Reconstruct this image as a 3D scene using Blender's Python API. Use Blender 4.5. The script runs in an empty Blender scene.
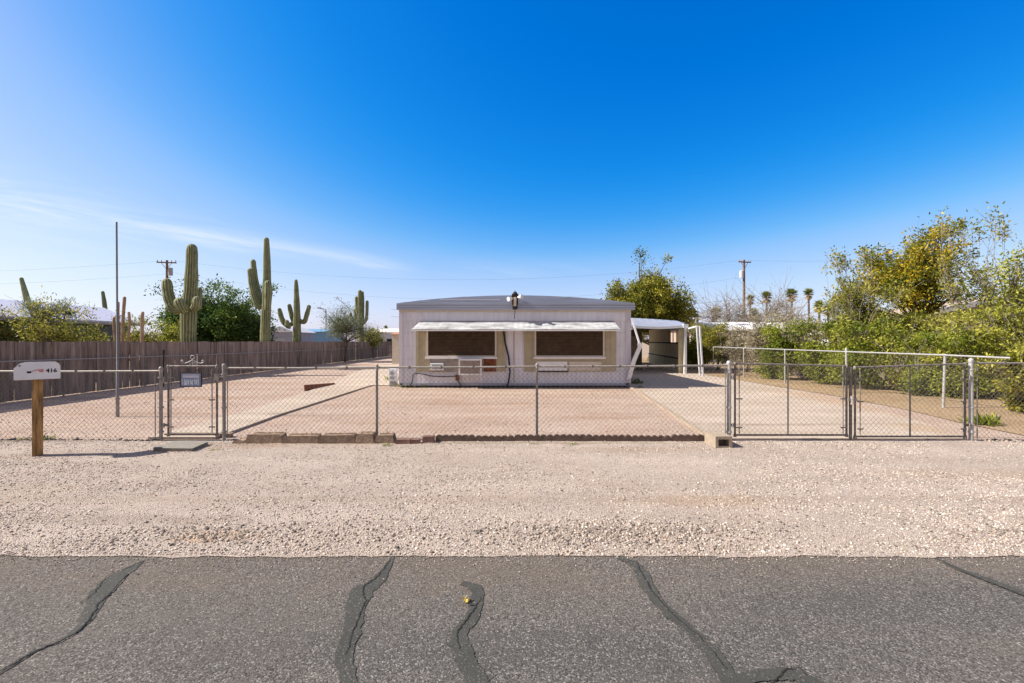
import bpy, math, random
import numpy as np
from mathutils import Vector, Matrix
random.seed(7); RNG = np.random.default_rng(7)
R = math.radians
scene = bpy.context.scene
col = scene.collection

# ------------------------------------------------------------------ camera
H = 1.67; F = 455.0; HY = 341.5; CX = 512.0
cam = bpy.data.objects.new('camera', bpy.data.cameras.new('camera')); col.objects.link(cam)
cam.location = (0, 0, H); cam.rotation_euler = (R(90), 0, 0)
cam.data.sensor_width = 36; cam.data.lens = 36 * F / 1024
cam.data.clip_start = 0.05; cam.data.clip_end = 6000
scene.camera = cam

# ------------------------------------------------------------------ sun, sky, exposure
ELEV = 40.5; SAZ = 3.5          # shadows run along +x, turned SAZ degrees away from the road
sd = Vector((math.cos(R(ELEV)) * math.cos(R(SAZ)), math.cos(R(ELEV)) * math.sin(R(SAZ)), -math.sin(R(ELEV))))
sun = bpy.data.objects.new('sun', bpy.data.lights.new('sun', 'SUN')); col.objects.link(sun)
sun.data.energy = 5.0; sun.data.angle = R(0.5); sun.data.color = (1.0, 0.935, 0.835)
sun.rotation_euler = sd.to_track_quat('-Z', 'Y').to_euler()
world = bpy.data.worlds.new("World"); scene.world = world; world.use_nodes = True
nt = world.node_tree; nt.nodes.clear()
def WN(t, **k):
    n = nt.nodes.new(t)
    for a, v in k.items(): setattr(n, a, v)
    return n
def wmath(op, a, b=None, c=None, clamp=False):
    n = WN('ShaderNodeMath', operation=op, use_clamp=clamp)
    for i, v in enumerate((a, b, c)):
        if v is None: continue
        if isinstance(v, (int, float)): n.inputs[i].default_value = v
        else: nt.links.new(v, n.inputs[i])
    return n.outputs[0]
sky = WN('ShaderNodeTexSky', sky_type='NISHITA'); sky.sun_disc = False
sky.sun_elevation = R(ELEV); sky.sun_rotation = R(-90 - SAZ)
sky.air_density = 1.0; sky.dust_density = 1.0; sky.ozone_density = 5.0; sky.altitude = 300
def wscale(v, k):
    n = WN('ShaderNodeVectorMath', operation='SCALE'); nt.links.new(v, n.inputs[0]); n.inputs['Scale'].default_value = k; return n.outputs[0]
grade = WN('ShaderNodeRGBCurve'); EXPO = 0.75; ge = 2 ** EXPO
grade.mapping.extend = 'HORIZONTAL'
for ci, pts_ in enumerate(([(0, 0), (.09, .003), (.12, .02), (.16, .13), (.2, .32), (.3, .6), (.4, .77), (.6, .95), (1, 1.1)],
                           [(0, 0), (.14, .17), (.2, .27), (.27, .42), (.32, .55), (.36, .62), (.45, .76), (.56, .89), (.8, 1.05), (1, 1.1)],
                           [(0, 0), (.27, .66), (.38, .84), (.49, .96), (.6, 1.02), (.75, 1.03), (1, 1.05)])):
    cv = grade.mapping.curves[ci]
    cv.points[0].location = (0, 0); cv.points[1].location = (pts_[-1][0], pts_[-1][1] / ge)
    for a_, b_ in pts_[1:-1]: cv.points.new(a_, b_ / ge)
grade.mapping.update()
nt.links.new(wscale(sky.outputs[0], 0.1), grade.inputs['Color'])
skyc = wscale(grade.outputs['Color'], 10.0)
tc = WN('ShaderNodeTexCoord'); sp = WN('ShaderNodeSeparateXYZ'); nt.links.new(tc.outputs['Generated'], sp.inputs[0])
dy = wmath('MAXIMUM', sp.outputs[1], 0.05)
u = wmath('DIVIDE', sp.outputs[0], dy); w = wmath('DIVIDE', sp.outputs[2], dy)
# cirrus: a long thin streak sloping down to the right
line = wmath('SUBTRACT', w, wmath('MULTIPLY_ADD', u, -0.165, 0.118))
cmb = WN('ShaderNodeCombineXYZ'); nt.links.new(wmath('MULTIPLY', u, 2.2), cmb.inputs[0]); nt.links.new(wmath('MULTIPLY', line, 26.0), cmb.inputs[1])
nz = WN('ShaderNodeTexNoise'); nz.inputs['Scale'].default_value = 1.6; nz.inputs['Detail'].default_value = 7; nz.inputs['Roughness'].default_value = 0.62; nz.inputs['Distortion'].default_value = 0.5
nt.links.new(cmb.outputs[0], nz.inputs['Vector'])
def gauss(v, c, s):
    d = wmath('DIVIDE', wmath('SUBTRACT', v, c), s)
    return wmath('EXPONENT', wmath('MULTIPLY', wmath('MULTIPLY', d, d), -1.0))
def sstep(v, a, b):
    n = WN('ShaderNodeMapRange', interpolation_type='SMOOTHSTEP'); nt.links.new(v, n.inputs[0])
    n.inputs[1].default_value = a; n.inputs[2].default_value = b; return n.outputs[0]
wispy = sstep(nz.outputs['Fac'], 0.36, 0.72)
thin = wmath('MULTIPLY', gauss(line, 0.0, 0.02), wmath('MULTIPLY', sstep(u, -0.17, -0.35), sstep(u, -1.6, -0.55)))
broad = wmath('MULTIPLY', gauss(line, 0.004, 0.06), sstep(u, -0.45, -1.25))
small = wmath('MULTIPLY', gauss(w, 0.155, 0.02), wmath('MULTIPLY', sstep(u, -0.2, -0.05), sstep(u, 0.25, 0.02)))
cf = wmath('ADD', wmath('MULTIPLY', thin, wmath('MULTIPLY_ADD', wispy, 0.75, 0.25)), wmath('MULTIPLY', wispy, wmath('ADD', wmath('MULTIPLY', broad, 0.75), wmath('MULTIPLY', small, 0.3))))
cf = wmath('MULTIPLY', cf, 0.5, clamp=True)
mixc = WN('ShaderNodeMix', data_type='RGBA'); nt.links.new(cf, mixc.inputs[0]); nt.links.new(skyc, mixc.inputs[6])
mixc.inputs[7].default_value = (5.6, 5.9, 6.2, 1)
# unseen pale fill added overhead and behind the street to make shadows less blue
fill_veil = wmath('MULTIPLY', wmath('MAXIMUM', sstep(sp.outputs[2], .64, .85), sstep(sp.outputs[1], .42, 0.05)), 0.85)
mixv = WN('ShaderNodeMix', data_type='RGBA'); nt.links.new(fill_veil, mixv.inputs[0]); nt.links.new(mixc.outputs[2], mixv.inputs[6])
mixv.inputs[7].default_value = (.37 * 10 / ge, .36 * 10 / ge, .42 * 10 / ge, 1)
bg = WN('ShaderNodeBackground'); bg.inputs[1].default_value = 0.1
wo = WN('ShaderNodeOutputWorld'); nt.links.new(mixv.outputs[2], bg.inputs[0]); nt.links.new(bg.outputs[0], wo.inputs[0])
scene.view_settings.view_transform = 'Standard'; scene.view_settings.look = 'None'
scene.view_settings.exposure = EXPO; scene.view_settings.gamma = 1.0; scene.view_settings.use_curve_mapping = False
scene.cycles.use_denoising = True
scene.cycles.max_bounces = 6; scene.cycles.transparent_max_bounces = 8

# ------------------------------------------------------------------ helpers
def G(px, py, z=0.0):            # a point on the level z seen at a pixel of the photo (planning only)
    D = (H - z) * F / (py - HY); return ((px - CX) / F * D, D)
def XA(px, D): return (px - CX) / F * D
def ZA(py, D): return H + (HY - py) / F * D

def mat(name, c, rough=0.8, var=0.15, scale=6.0, bump=0.0, bscale=60.0, metal=0.0, c2=None, streak=None, coord='Object', tint=False, spec=0.3, detail=5.0, dirt=0.0):
    m = bpy.data.materials.new(name); m.use_nodes = True; t = m.node_tree
    b = t.nodes['Principled BSDF']; b.inputs['Roughness'].default_value = rough; b.inputs['Metallic'].default_value = metal
    b.inputs['Specular IOR Level'].default_value = spec
    co = t.nodes.new('ShaderNodeTexCoord'); mp = t.nodes.new('ShaderNodeMapping'); t.links.new(co.outputs[coord], mp.inputs[0])
    if streak: mp.inputs['Scale'].default_value = streak
    n = t.nodes.new('ShaderNodeTexNoise'); n.inputs['Scale'].default_value = scale; n.inputs['Detail'].default_value = detail; n.inputs['Roughness'].default_value = 0.65
    t.links.new(mp.outputs[0], n.inputs['Vector'])
    cr = t.nodes.new('ShaderNodeValToRGB'); e = cr.color_ramp.elements
    lo = tuple(x * (1 - var) for x in c) + (1,); hi = tuple(min(1, x * (1 + var)) for x in (c2 or c)) + (1,)
    e[0].position = 0.33; e[0].color = lo; e[1].position = 0.68; e[1].color = hi
    t.links.new(n.outputs['Fac'], cr.inputs[0]); out = cr.outputs[0]
    if dirt:
        n3 = t.nodes.new('ShaderNodeTexNoise'); n3.inputs['Scale'].default_value = scale * 0.37; n3.inputs['Detail'].default_value = 8; t.links.new(co.outputs[coord], n3.inputs['Vector'])
        r3 = t.nodes.new('ShaderNodeMapRange'); t.links.new(n3.outputs['Fac'], r3.inputs[0]); r3.inputs[1].default_value = 0.5; r3.inputs[2].default_value = 0.75; r3.inputs[4].default_value = dirt
        mx = t.nodes.new('ShaderNodeMix'); mx.data_type = 'RGBA'; t.links.new(r3.outputs[0], mx.inputs[0]); t.links.new(out, mx.inputs[6]); mx.inputs[7].default_value = (0.16, 0.12, 0.085, 1); out = mx.outputs[2]
    t.links.new(out, b.inputs['Base Color'])
    if bump:
        n2 = t.nodes.new('ShaderNodeTexNoise'); n2.inputs['Scale'].default_value = bscale; n2.inputs['Detail'].default_value = 4; t.links.new(mp.outputs[0], n2.inputs['Vector'])
        bp = t.nodes.new('ShaderNodeBump'); bp.inputs['Strength'].default_value = bump; bp.inputs['Distance'].default_value = 0.02
        t.links.new(n2.outputs['Fac'], bp.inputs['Height']); t.links.new(bp.outputs[0], b.inputs['Normal'])
    return m

def leafmat(name, stops, transl=0.35, rough=0.55):
    m = bpy.data.materials.new(name); m.use_nodes = True; t = m.node_tree
    b = t.nodes['Principled BSDF']; b.inputs['Roughness'].default_value = rough; b.inputs['Specular IOR Level'].default_value = 0.25
    a = t.nodes.new('ShaderNodeAttribute'); a.attribute_name = 'tint'
    cr = t.nodes.new('ShaderNodeValToRGB'); cr.color_ramp.interpolation = 'LINEAR'
    while len(cr.color_ramp.elements) < len(stops): cr.color_ramp.elements.new(0.5)
    for e, (p, c) in zip(cr.color_ramp.elements, stops): e.position = p; e.color = tuple(c) + (1,)
    t.links.new(a.outputs['Fac'], cr.inputs[0]); t.links.new(cr.outputs[0], b.inputs['Base Color'])
    if transl:
        tr = t.nodes.new('ShaderNodeBsdfTranslucent'); t.links.new(cr.outputs[0], tr.inputs[0])
        mx = t.nodes.new('ShaderNodeMixShader'); mx.inputs[0].default_value = transl
        t.links.new(b.outputs[0], mx.inputs[1]); t.links.new(tr.outputs[0], mx.inputs[2]); t.links.new(mx.outputs[0], t.nodes['Material Output'].inputs[0])
    return m

def npmesh(name, V, Fc, m, parent=None, tint=None, smooth=False):
    """V (n,3), Fc (k, s) arrays of one face size"""
    V = np.asarray(V, np.float32); Fc = np.asarray(Fc, np.int32); k, s = Fc.shape
    me = bpy.data.meshes.new(name); me.vertices.add(len(V)); me.vertices.foreach_set('co', V.ravel())
    me.loops.add(k * s); me.loops.foreach_set('vertex_index', Fc.ravel())
    me.polygons.add(k); me.polygons.foreach_set('loop_start', np.arange(0, k * s, s, dtype=np.int32)); me.polygons.foreach_set('loop_total', np.full(k, s, np.int32))
    me.update(calc_edges=True)
    if tint is not None:
        at = me.attributes.new('tint', 'FLOAT', 'FACE'); at.data.foreach_set('value', np.asarray(tint, np.float32))
    if smooth: me.polygons.foreach_set('use_smooth', np.ones(k, bool))
    me.materials.append(m)
    o = bpy.data.objects.new(name, me); col.objects.link(o)
    if parent: o.parent = parent
    return o

class MB:
    def __init__(s): s.v = []; s.f = []; s.sm = []
    def add(s, vs, fs, smooth=False):
        n = len(s.v); s.v += [tuple(p) for p in vs]; s.f += [tuple(i + n for i in f) for f in fs]; s.sm += [smooth] * len(fs)
    def box(s, x0, x1, y0, y1, z0, z1, M=None):
        p = [(x, y, z) for z in (z0, z1) for y in (y0, y1) for x in (x0, x1)]
        if M: p = [tuple(M @ Vector(q)) for q in p]
        s.add(p, [(0, 2, 3, 1), (4, 5, 7, 6), (0, 1, 5, 4), (2, 6, 7, 3), (0, 4, 6, 2), (1, 3, 7, 5)])
    def prism(s, pts, y0, y1, axis='y'):
        """polygon pts (a,b) extruded; axis y: (x,z) extruded in y; x: (y,z) in x; z: (x,y) in z"""
        n = len(pts)
        f = {'y': lambda a, b, t: (a, t, b), 'x': lambda a, b, t: (t, a, b), 'z': lambda a, b, t: (a, b, t)}[axis]
        vs = [f(a, b, y0) for a, b in pts] + [f(a, b, y1) for a, b in pts]
        s.add(vs, [tuple(range(n)), tuple(range(2 * n - 1, n - 1, -1))] + [(i, (i + 1) % n + 0, (i + 1) % n + n, i + n) for i in range(n)])
    def tube(s, pts, r, sides=8, caps=True, prof=None, smooth=True):
        pts = [Vector(p) for p in pts]; n = len(pts)
        rs = r if isinstance(r, (list, tuple)) else [r] * n
        vs = []; up = None
        for i, p in enumerate(pts):
            d = (pts[min(i + 1, n - 1)] - pts[max(i - 1, 0)])
            if d.length < 1e-9: d = Vector((0, 0, 1))
            d.normalize()
            if up is None:
                a = Vector((1, 0, 0)) if abs(d.x) < 0.8 else Vector((0, 1, 0)); up = (a - d * a.dot(d)).normalized()
            else:
                up = (up - d * up.dot(d)); up = up.normalized() if up.length > 1e-6 else d.orthogonal().normalized()
            sd_ = d.cross(up)
            for k in range(sides):
                an = 2 * math.pi * k / sides; rr = rs[i] * (prof[k] if prof else 1)
                vs.append(p + up * (math.cos(an) * rr) + sd_ * (math.sin(an) * rr))
        fs = [(i * sides + k, i * sides + (k + 1) % sides, (i + 1) * sides + (k + 1) % sides, (i + 1) * sides + k) for i in range(n - 1) for k in range(sides)]
        s.add(vs, fs, smooth)
        if caps: s.add([vs[k] for k in range(sides)][::-1], [tuple(range(sides))]); s.add(vs[-sides:], [tuple(range(sides))])
    def dome(s, c, r, sides=10, rings=4, squash=1.0):
        vs = []; fs = []
        for i in range(rings):
            a = i / rings * math.pi / 2
            for k in range(sides):
                b = 2 * math.pi * k / sides; vs.append((c[0] + r * math.cos(a) * math.cos(b), c[1] + r * math.cos(a) * math.sin(b), c[2] + r * squash * math.sin(a)))
        vs.append((c[0], c[1], c[2] + r * squash)); T = len(vs) - 1
        for i in range(rings - 1):
            for k in range(sides): fs.append((i * sides + k, i * sides + (k + 1) % sides, (i + 1) * sides + (k + 1) % sides, (i + 1) * sides + k))
        for k in range(sides): fs.append(((rings - 1) * sides + k, (rings - 1) * sides + (k + 1) % sides, T))
        s.add(vs, fs, True)
    def build(s, name, m, parent=None, bevel=0.0):
        me = bpy.data.meshes.new(name); me.from_pydata(s.v, [], s.f); me.update()
        me.polygons.foreach_set('use_smooth', s.sm); me.materials.append(m)
        o = bpy.data.objects.new(name, me); col.objects.link(o)
        if parent: o.parent = parent
        if bevel:
            b = o.modifiers.new('bevel', 'BEVEL'); b.width = bevel; b.segments = 2; b.limit_method = 'ANGLE'; b.angle_limit = R(50)
        return o

def tag(o, label=None, cat=None, group=None, kind=None):
    if label: o['label'] = label
    if cat: o['category'] = cat
    if group: o['group'] = group
    if kind: o['kind'] = kind
    return o
def thing(name, label, cat, group=None, loc=(0, 0, 0)):
    o = bpy.data.objects.new(name, None); col.objects.link(o); o.location = loc; o.empty_display_size = 0.2
    return tag(o, label, cat, group)
def put(o, loc, rz=0.0):
    o.location = loc; o.rotation_euler = (0, 0, rz); return o

# ------------------------------------------------------------------ materials
M = {}
M['galv'] = mat('galvanised_steel', (0.33, 0.30, 0.27), 0.6, 0.25, 25, metal=0.25)
M['galv_bright'] = mat('bright_galvanised', (0.46, 0.45, 0.44), 0.5, 0.18, 20, metal=0.35)
M['galv_rust'] = mat('rusty_galvanised', (0.17, 0.145, 0.125), 0.7, 0.3, 18, metal=0.3, c2=(0.26, 0.235, 0.215))
M['wire'] = mat('wire_mesh', (0.20, 0.175, 0.155), 0.6, 0.2, 3, metal=0.1)
M['white'] = mat('white_paint', (0.74, 0.74, 0.76), 0.5, 0.06, 5, bump=0.05)
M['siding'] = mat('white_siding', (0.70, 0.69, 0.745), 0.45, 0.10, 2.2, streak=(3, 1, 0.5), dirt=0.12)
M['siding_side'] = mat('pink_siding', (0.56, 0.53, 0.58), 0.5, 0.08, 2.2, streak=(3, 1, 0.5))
M['roofm'] = mat('roof_metal', (0.35, 0.38, 0.46), 0.42, 0.14, 1.8, metal=0.15, streak=(0.3, 1, 6))
M['tan'] = mat('tan_panel', (0.42, 0.36, 0.25), 0.75, 0.12, 4, dirt=0.15)
M['trim'] = mat('cream_trim', (0.60, 0.53, 0.46), 0.6, 0.08, 4)
M['blind'] = mat('brown_blind', (0.078, 0.053, 0.034), 0.7, 0.25, 8, spec=0.05)
M['rustp'] = mat('rusty_plywood', (0.17, 0.055, 0.022), 0.8, 0.5, 9, dirt=0.5)
M['awn'] = mat('awning_metal', (0.36, 0.37, 0.38), 0.5, 0.3, 1.6, bump=0.5, bscale=4, metal=0.1, streak=(1, 3, 3), dirt=0.35, c2=(0.52, 0.53, 0.54))
M['black'] = mat('black_rubber', (0.02, 0.02, 0.02), 0.6, 0.2, 10)
M['dark'] = mat('dark_gap', (0.035, 0.03, 0.028), 0.9, 0.2, 6)
M['grey'] = mat('grey_metal', (0.35, 0.36, 0.38), 0.5, 0.1, 8)
M['plank'] = mat('weathered_wood', (0.178, 0.122, 0.09), 0.9, 0.45, 2.2, bump=0.5, bscale=14, streak=(1, 3.4, 0.3), c2=(0.25, 0.19, 0.155))
M['postwood'] = mat('brown_post_wood', (0.17, 0.085, 0.03), 0.8, 0.55, 7, bump=0.5, bscale=25, streak=(3, 3, 0.3), c2=(0.34, 0.2, 0.08))
M['pole'] = mat('pole_wood', (0.2, 0.12, 0.075), 0.9, 0.25, 5, streak=(3, 3, 0.3))
M['block'] = mat('concrete_block', (0.36, 0.29, 0.22), 0.95, 0.18, 14, bump=0.6, bscale=70)
M['wallblock'] = mat('edging_block', (0.30, 0.22, 0.16), 0.95, 0.38, 12, bump=1.0, bscale=35)
M['slab'] = mat('slab_grey', (0.24, 0.215, 0.18), 0.9, 0.15, 10, bump=0.5, bscale=60)
M['brick'] = mat('old_brick', (0.24, 0.14, 0.11), 0.95, 0.25, 12, bump=0.6, bscale=60)
M['scallop'] = mat('scallop_edging', (0.14, 0.098, 0.08), 0.9, 0.3, 12, bump=0.4, bscale=50)
M['bark'] = mat('bark', (0.12, 0.09, 0.065), 0.95, 0.3, 10, bump=0.5, bscale=20, streak=(3, 3, 0.5))
M['barkpale'] = mat('pale_bark', (0.27, 0.23, 0.19), 0.95, 0.25, 10, streak=(3, 3, 0.5))
M['num'] = mat('number_black', (0.02, 0.02, 0.02), 0.6, 0.1, 10)
M['flagred'] = mat('faded_red', (0.55, 0.24, 0.25), 0.6, 0.2, 30)

def ground_mat(name, base, pale, peb, cell=70.0, bumpd=0.006, patch=0.5, dirtc=(0.36, 0.24, 0.15), dirta=0.4, spots=()):
    """soil with small stones: large drift, dirt patches, per-pebble colours and relief"""
    m = bpy.data.materials.new(name); m.use_nodes = True; t = m.node_tree; L = t.links.new; N = t.nodes.new
    b = t.nodes['Principled BSDF']; b.inputs['Roughness'].default_value = 0.95; b.inputs['Specular IOR Level'].default_value = 0.15
    co = N('ShaderNodeTexCoord').outputs['Object']
    def noise(sc, det=5, src=co, ro=0.6):
        n = N('ShaderNodeTexNoise'); n.inputs['Scale'].default_value = sc; n.inputs['Detail'].default_value = det; n.inputs['Roughness'].default_value = ro; L(src, n.inputs['Vector']); return n.outputs['Fac']
    def mr(v, a, b_, c=0.0, d=1.0):
        n = N('ShaderNodeMapRange'); L(v, n.inputs[0]); n.inputs[1].default_value = a; n.inputs[2].default_value = b_; n.inputs[3].default_value = c; n.inputs[4].default_value = d; return n.outputs[0]
    def mix(f, a, c, mode='MIX'):
        n = N('ShaderNodeMix'); n.data_type = 'RGBA'; n.blend_type = mode
        if isinstance(f, float): n.inputs[0].default_value = f
        else: L(f, n.inputs[0])
        for i, v in ((6, a), (7, c)):
            if isinstance(v, tuple): n.inputs[i].default_value = v + (1,)
            else: L(v, n.inputs[i])
        return n.outputs[2]
    st = N('ShaderNodeMapping'); st.inputs['Scale'].default_value = (0.45, 1, 1); L(co, st.inputs[0])
    c1 = mix(mr(noise(0.9, 6, st.outputs[0]), 0.35, 0.65), base, pale)
    c1 = mix(mr(noise(0.55, 5, st.outputs[0], 0.7), 0.55, 0.72, 0, dirta), c1, dirtc)
    for (qx, qy, rx_, ry_, qc, qa) in spots:
        mp_ = N('ShaderNodeMapping'); mp_.inputs['Location'].default_value = (-qx / rx_, -qy / ry_, 0); mp_.inputs['Scale'].default_value = (1 / rx_, 1 / ry_, 0); L(co, mp_.inputs[0])
        ln = N('ShaderNodeVectorMath'); ln.operation = 'LENGTH'; L(mp_.outputs[0], ln.inputs[0])
        ad = N('ShaderNodeMath'); ad.operation = 'MULTIPLY_ADD'; L(noise(3.5, 6), ad.inputs[0]); ad.inputs[1].default_value = 1.4; L(ln.outputs['Value'], ad.inputs[2])
        c1 = mix(mr(ad.outputs[0], 1.75, 1.15, 0, qa), c1, qc)
    vo = N('ShaderNodeTexVoronoi'); vo.inputs['Scale'].default_value = cell; L(co, vo.inputs['Vector'])
    sc = N('ShaderNodeSeparateColor'); L(vo.outputs['Color'], sc.inputs[0])
    cr = N('ShaderNodeValToRGB'); L(sc.outputs[0], cr.inputs[0])
    while len(cr.color_ramp.elements) < len(peb): cr.color_ramp.elements.new(0.5)
    for e, (p, c) in zip(cr.color_ramp.elements, peb): e.position = p; e.color = tuple(c) + (1,)
    dens = mr(noise(1.7, 4, st.outputs[0]), 0.35, 0.7, patch * 0.5, min(1, patch * 1.5))
    pick = N('ShaderNodeMath'); pick.operation = 'LESS_THAN'; L(sc.outputs[1], pick.inputs[0]); L(dens, pick.inputs[1])
    c1 = mix(pick.outputs[0], c1, mix(0.75, c1, cr.outputs[0]))
    c1 = mix(mr(noise(cell * 1.7, 3), 0.3, 0.7), c1, mix(1.0, c1, (0.72, 0.71, 0.70), 'MULTIPLY'))
    L(c1, b.inputs['Base Color'])
    hgt = N('ShaderNodeMath'); hgt.operation = 'MULTIPLY_ADD'; L(vo.outputs['Distance'], hgt.inputs[0]); hgt.inputs[1].default_value = -0.9
    nh = noise(cell * 0.35, 5); L(nh, hgt.inputs[2])
    bp = N('ShaderNodeBump'); bp.inputs['Strength'].default_value = 0.75; bp.inputs['Distance'].default_value = bumpd
    L(hgt.outputs[0], bp.inputs['Height']); L(bp.outputs[0], b.inputs['Normal'])
    return m
PEB = [(0.0, (0.10, 0.085, 0.075)), (0.22, (0.27, 0.225, 0.19)), (0.5, (0.43, 0.34, 0.27)), (0.75, (0.58, 0.48, 0.41)), (1.0, (0.76, 0.69, 0.62))]
M['yard'] = ground_mat('yard_gravel', (0.45, 0.305, 0.23), (0.57, 0.43, 0.345), PEB, 75, 0.012, 0.45, (0.36, 0.21, 0.13), 0.7, spots=[(-0.6, 12.2, 2.2, .35, (0.40, 0.24, 0.15), .7), (1.8, 10.0, 1.3, .25, (0.38, 0.23, 0.15), .65), (-2.6, 9.3, 1.4, .2, (0.42, 0.27, 0.17), .6), (-9.5, 13.5, 2.5, .5, (0.42, 0.25, 0.15), .7), (-8.5, 10.5, 2.0, .3, (0.38, 0.23, 0.15), .7), (-11.0, 18, 2.0, 1.0, (0.40, 0.25, 0.16), .6), (0.5, 14.8, 3.5, .35, (0.62, 0.47, 0.37), .6)])
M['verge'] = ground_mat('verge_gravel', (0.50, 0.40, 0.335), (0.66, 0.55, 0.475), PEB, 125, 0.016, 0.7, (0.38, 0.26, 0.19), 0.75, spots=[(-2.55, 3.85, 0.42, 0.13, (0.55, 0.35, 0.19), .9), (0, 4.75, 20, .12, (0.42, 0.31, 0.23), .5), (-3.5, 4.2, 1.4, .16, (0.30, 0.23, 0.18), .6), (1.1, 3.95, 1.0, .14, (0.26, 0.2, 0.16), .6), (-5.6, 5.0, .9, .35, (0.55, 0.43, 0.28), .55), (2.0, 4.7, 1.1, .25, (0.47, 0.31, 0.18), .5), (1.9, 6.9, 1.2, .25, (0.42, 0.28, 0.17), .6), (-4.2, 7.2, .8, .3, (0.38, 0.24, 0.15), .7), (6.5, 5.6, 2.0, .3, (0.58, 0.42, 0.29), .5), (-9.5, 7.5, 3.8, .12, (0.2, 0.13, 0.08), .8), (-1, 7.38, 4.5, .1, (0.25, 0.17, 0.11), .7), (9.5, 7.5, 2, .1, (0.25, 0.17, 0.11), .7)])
M['conc'] = ground_mat('driveway_concrete', (0.46, 0.375, 0.295), (0.58, 0.48, 0.39), PEB, 60, 0.003, 0.2, (0.40, 0.29, 0.2), 0.5, spots=[(9.2, 12, 1.0, 5, (0.47, 0.33, 0.22), .8), (7.9, 8.6, .6, .8, (0.45, 0.32, 0.21), .8), (5.2, 9.0, 1.5, .12, (0.3, 0.22, 0.17), .6), (5.0, 8.2, 2.5, .25, (0.45, 0.36, 0.27), .5), (6.5, 17.5, 1.2, 1.5, (0.4, 0.31, 0.24), .4)])
M['earth'] = ground_mat('open_earth', (0.33, 0.24, 0.17), (0.42, 0.32, 0.24), PEB, 30, 0.006, 0.3)
M['litter'] = ground_mat('dirt_with_litter', (0.34, 0.235, 0.14), (0.46, 0.33, 0.21), [(0, (0.08, 0.06, 0.035)), (0.4, (0.3, 0.2, 0.1)), (1, (0.55, 0.42, 0.25))], 40, 0.01, 0.55)
APEB = [(0.0, (0.03, 0.03, 0.03)), (0.4, (0.085, 0.082, 0.08)), (0.68, (0.18, 0.162, 0.15)), (0.9, (0.25, 0.225, 0.205)), (1.0, (0.42, 0.38, 0.35))]
M['road'] = ground_mat('asphalt', (0.108, 0.098, 0.089), (0.150, 0.134, 0.120), APEB, 135, 0.003, 0.75, (0.17, 0.135, 0.105), 0.35, spots=[(0, 3.55, 30, 0.75, (0.19, 0.145, 0.11), .5), (-4.5, 2.7, 1.6, .5, (0.076, 0.077, 0.076), .7), (2.9, 2.9, 2.2, .35, (0.076, 0.077, 0.076), .6), (0.5, 2.45, 2.0, .3, (0.078, 0.078, 0.076), .6), (5.0, 2.6, 1.5, .5, (0.17, 0.14, 0.115), .4)])
M['seal'] = mat('crack_sealant', (0.088, 0.088, 0.078), 0.75, 0.22, 14, bump=0.25, bscale=60, spec=0.35)
M['crack'] = mat('open_crack', (0.022, 0.021, 0.02), 0.95, 0.3, 40)

# ------------------------------------------------------------------ ground
def sheet(name, pts, z, m, parent=None):
    mb = MB(); mb.add([(x, y, z) for x, y in pts], [tuple(range(len(pts)))]); return mb.build(name, m, parent)
tag(sheet('ground', [(-1500, -60), (1500, -60), (1500, 3000), (-1500, 3000)], -0.02, M['earth']), kind='structure')
def vnoise(x, y, seed=0):
    r = np.random.default_rng(seed); out = np.zeros_like(x)
    for k in range(7):
        f = 0.5 * 1.75 ** k; a = R(r.uniform(0, 360)); out += np.sin((x * math.cos(a) + y * math.sin(a)) * f * 2 + r.uniform(0, 6)) * np.sin((-x * math.sin(a) + y * math.cos(a)) * f * 1.7 + r.uniform(0, 6)) / (1.35 ** k)
    return out / 3.0
def grid_sheet(name, x0, x1, y0, y1, nx, ny, zf, m, edge=None):
    xs = np.linspace(x0, x1, nx); ys = np.linspace(y0, y1, ny); X, Y = np.meshgrid(xs, ys)
    if edge is not None:
        k = np.clip(1 - (Y - y0) / 0.5, 0, 1); Y = Y + k * edge(X)
    Z = zf(X, Y); V = np.stack([X, Y, Z], -1).reshape(-1, 3)
    i = np.arange(nx - 1)[None, :] + np.arange(ny - 1)[:, None] * nx
    Fc = np.stack([i, i + 1, i + nx + 1, i + nx], -1).reshape(-1, 4)
    return npmesh(name, V, Fc, m, smooth=True)
RE = 3.53
def verge_z(X, Y):
    base = 0.014 + 0.012 * vnoise(X * 1.3, Y * 1.6, 3) + 0.006 * vnoise(X * 5, Y * 5, 4)
    near = np.clip((Y - RE) / 0.5, 0, 1)
    rim = 0.03 * np.exp(-((Y - (RE + 0.42)) / 0.16) ** 2) * np.clip(vnoise(X * 0.8, Y * 0.2, 8) + 0.25, 0, 1)
    return 0.004 + (base + 0.006) * near + rim
def edge_j(X): return 0.045 * vnoise(X * 3, X * 0 + 1, 5) + 0.018 * vnoise(X * 11, X * 0 + 1, 6)
tag(grid_sheet('gravel_verge', -11, 12, RE, 7.55, 900, 170, verge_z, M['verge'], edge_j), kind='structure')
for a, b_ in ((-60, -11), (12, 60)): tag(sheet('gravel_verge', [(a, RE), (b_, RE), (b_, 7.55), (a, 7.55)], 0.006, M['verge']), kind='structure')
road = tag(sheet('road', [(-300, -3.2), (300, -3.2), (300, RE + 0.2), (-300, RE + 0.2)], -0.002, M['road']), kind='structure')
tag(grid_sheet('yard', -13.9, 12.2, 7.5, 60, 300, 400, lambda X, Y: 0.0 + 0.008 * vnoise(X * 1.2, Y * 1.2, 9), M['yard']), kind='structure')

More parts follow.
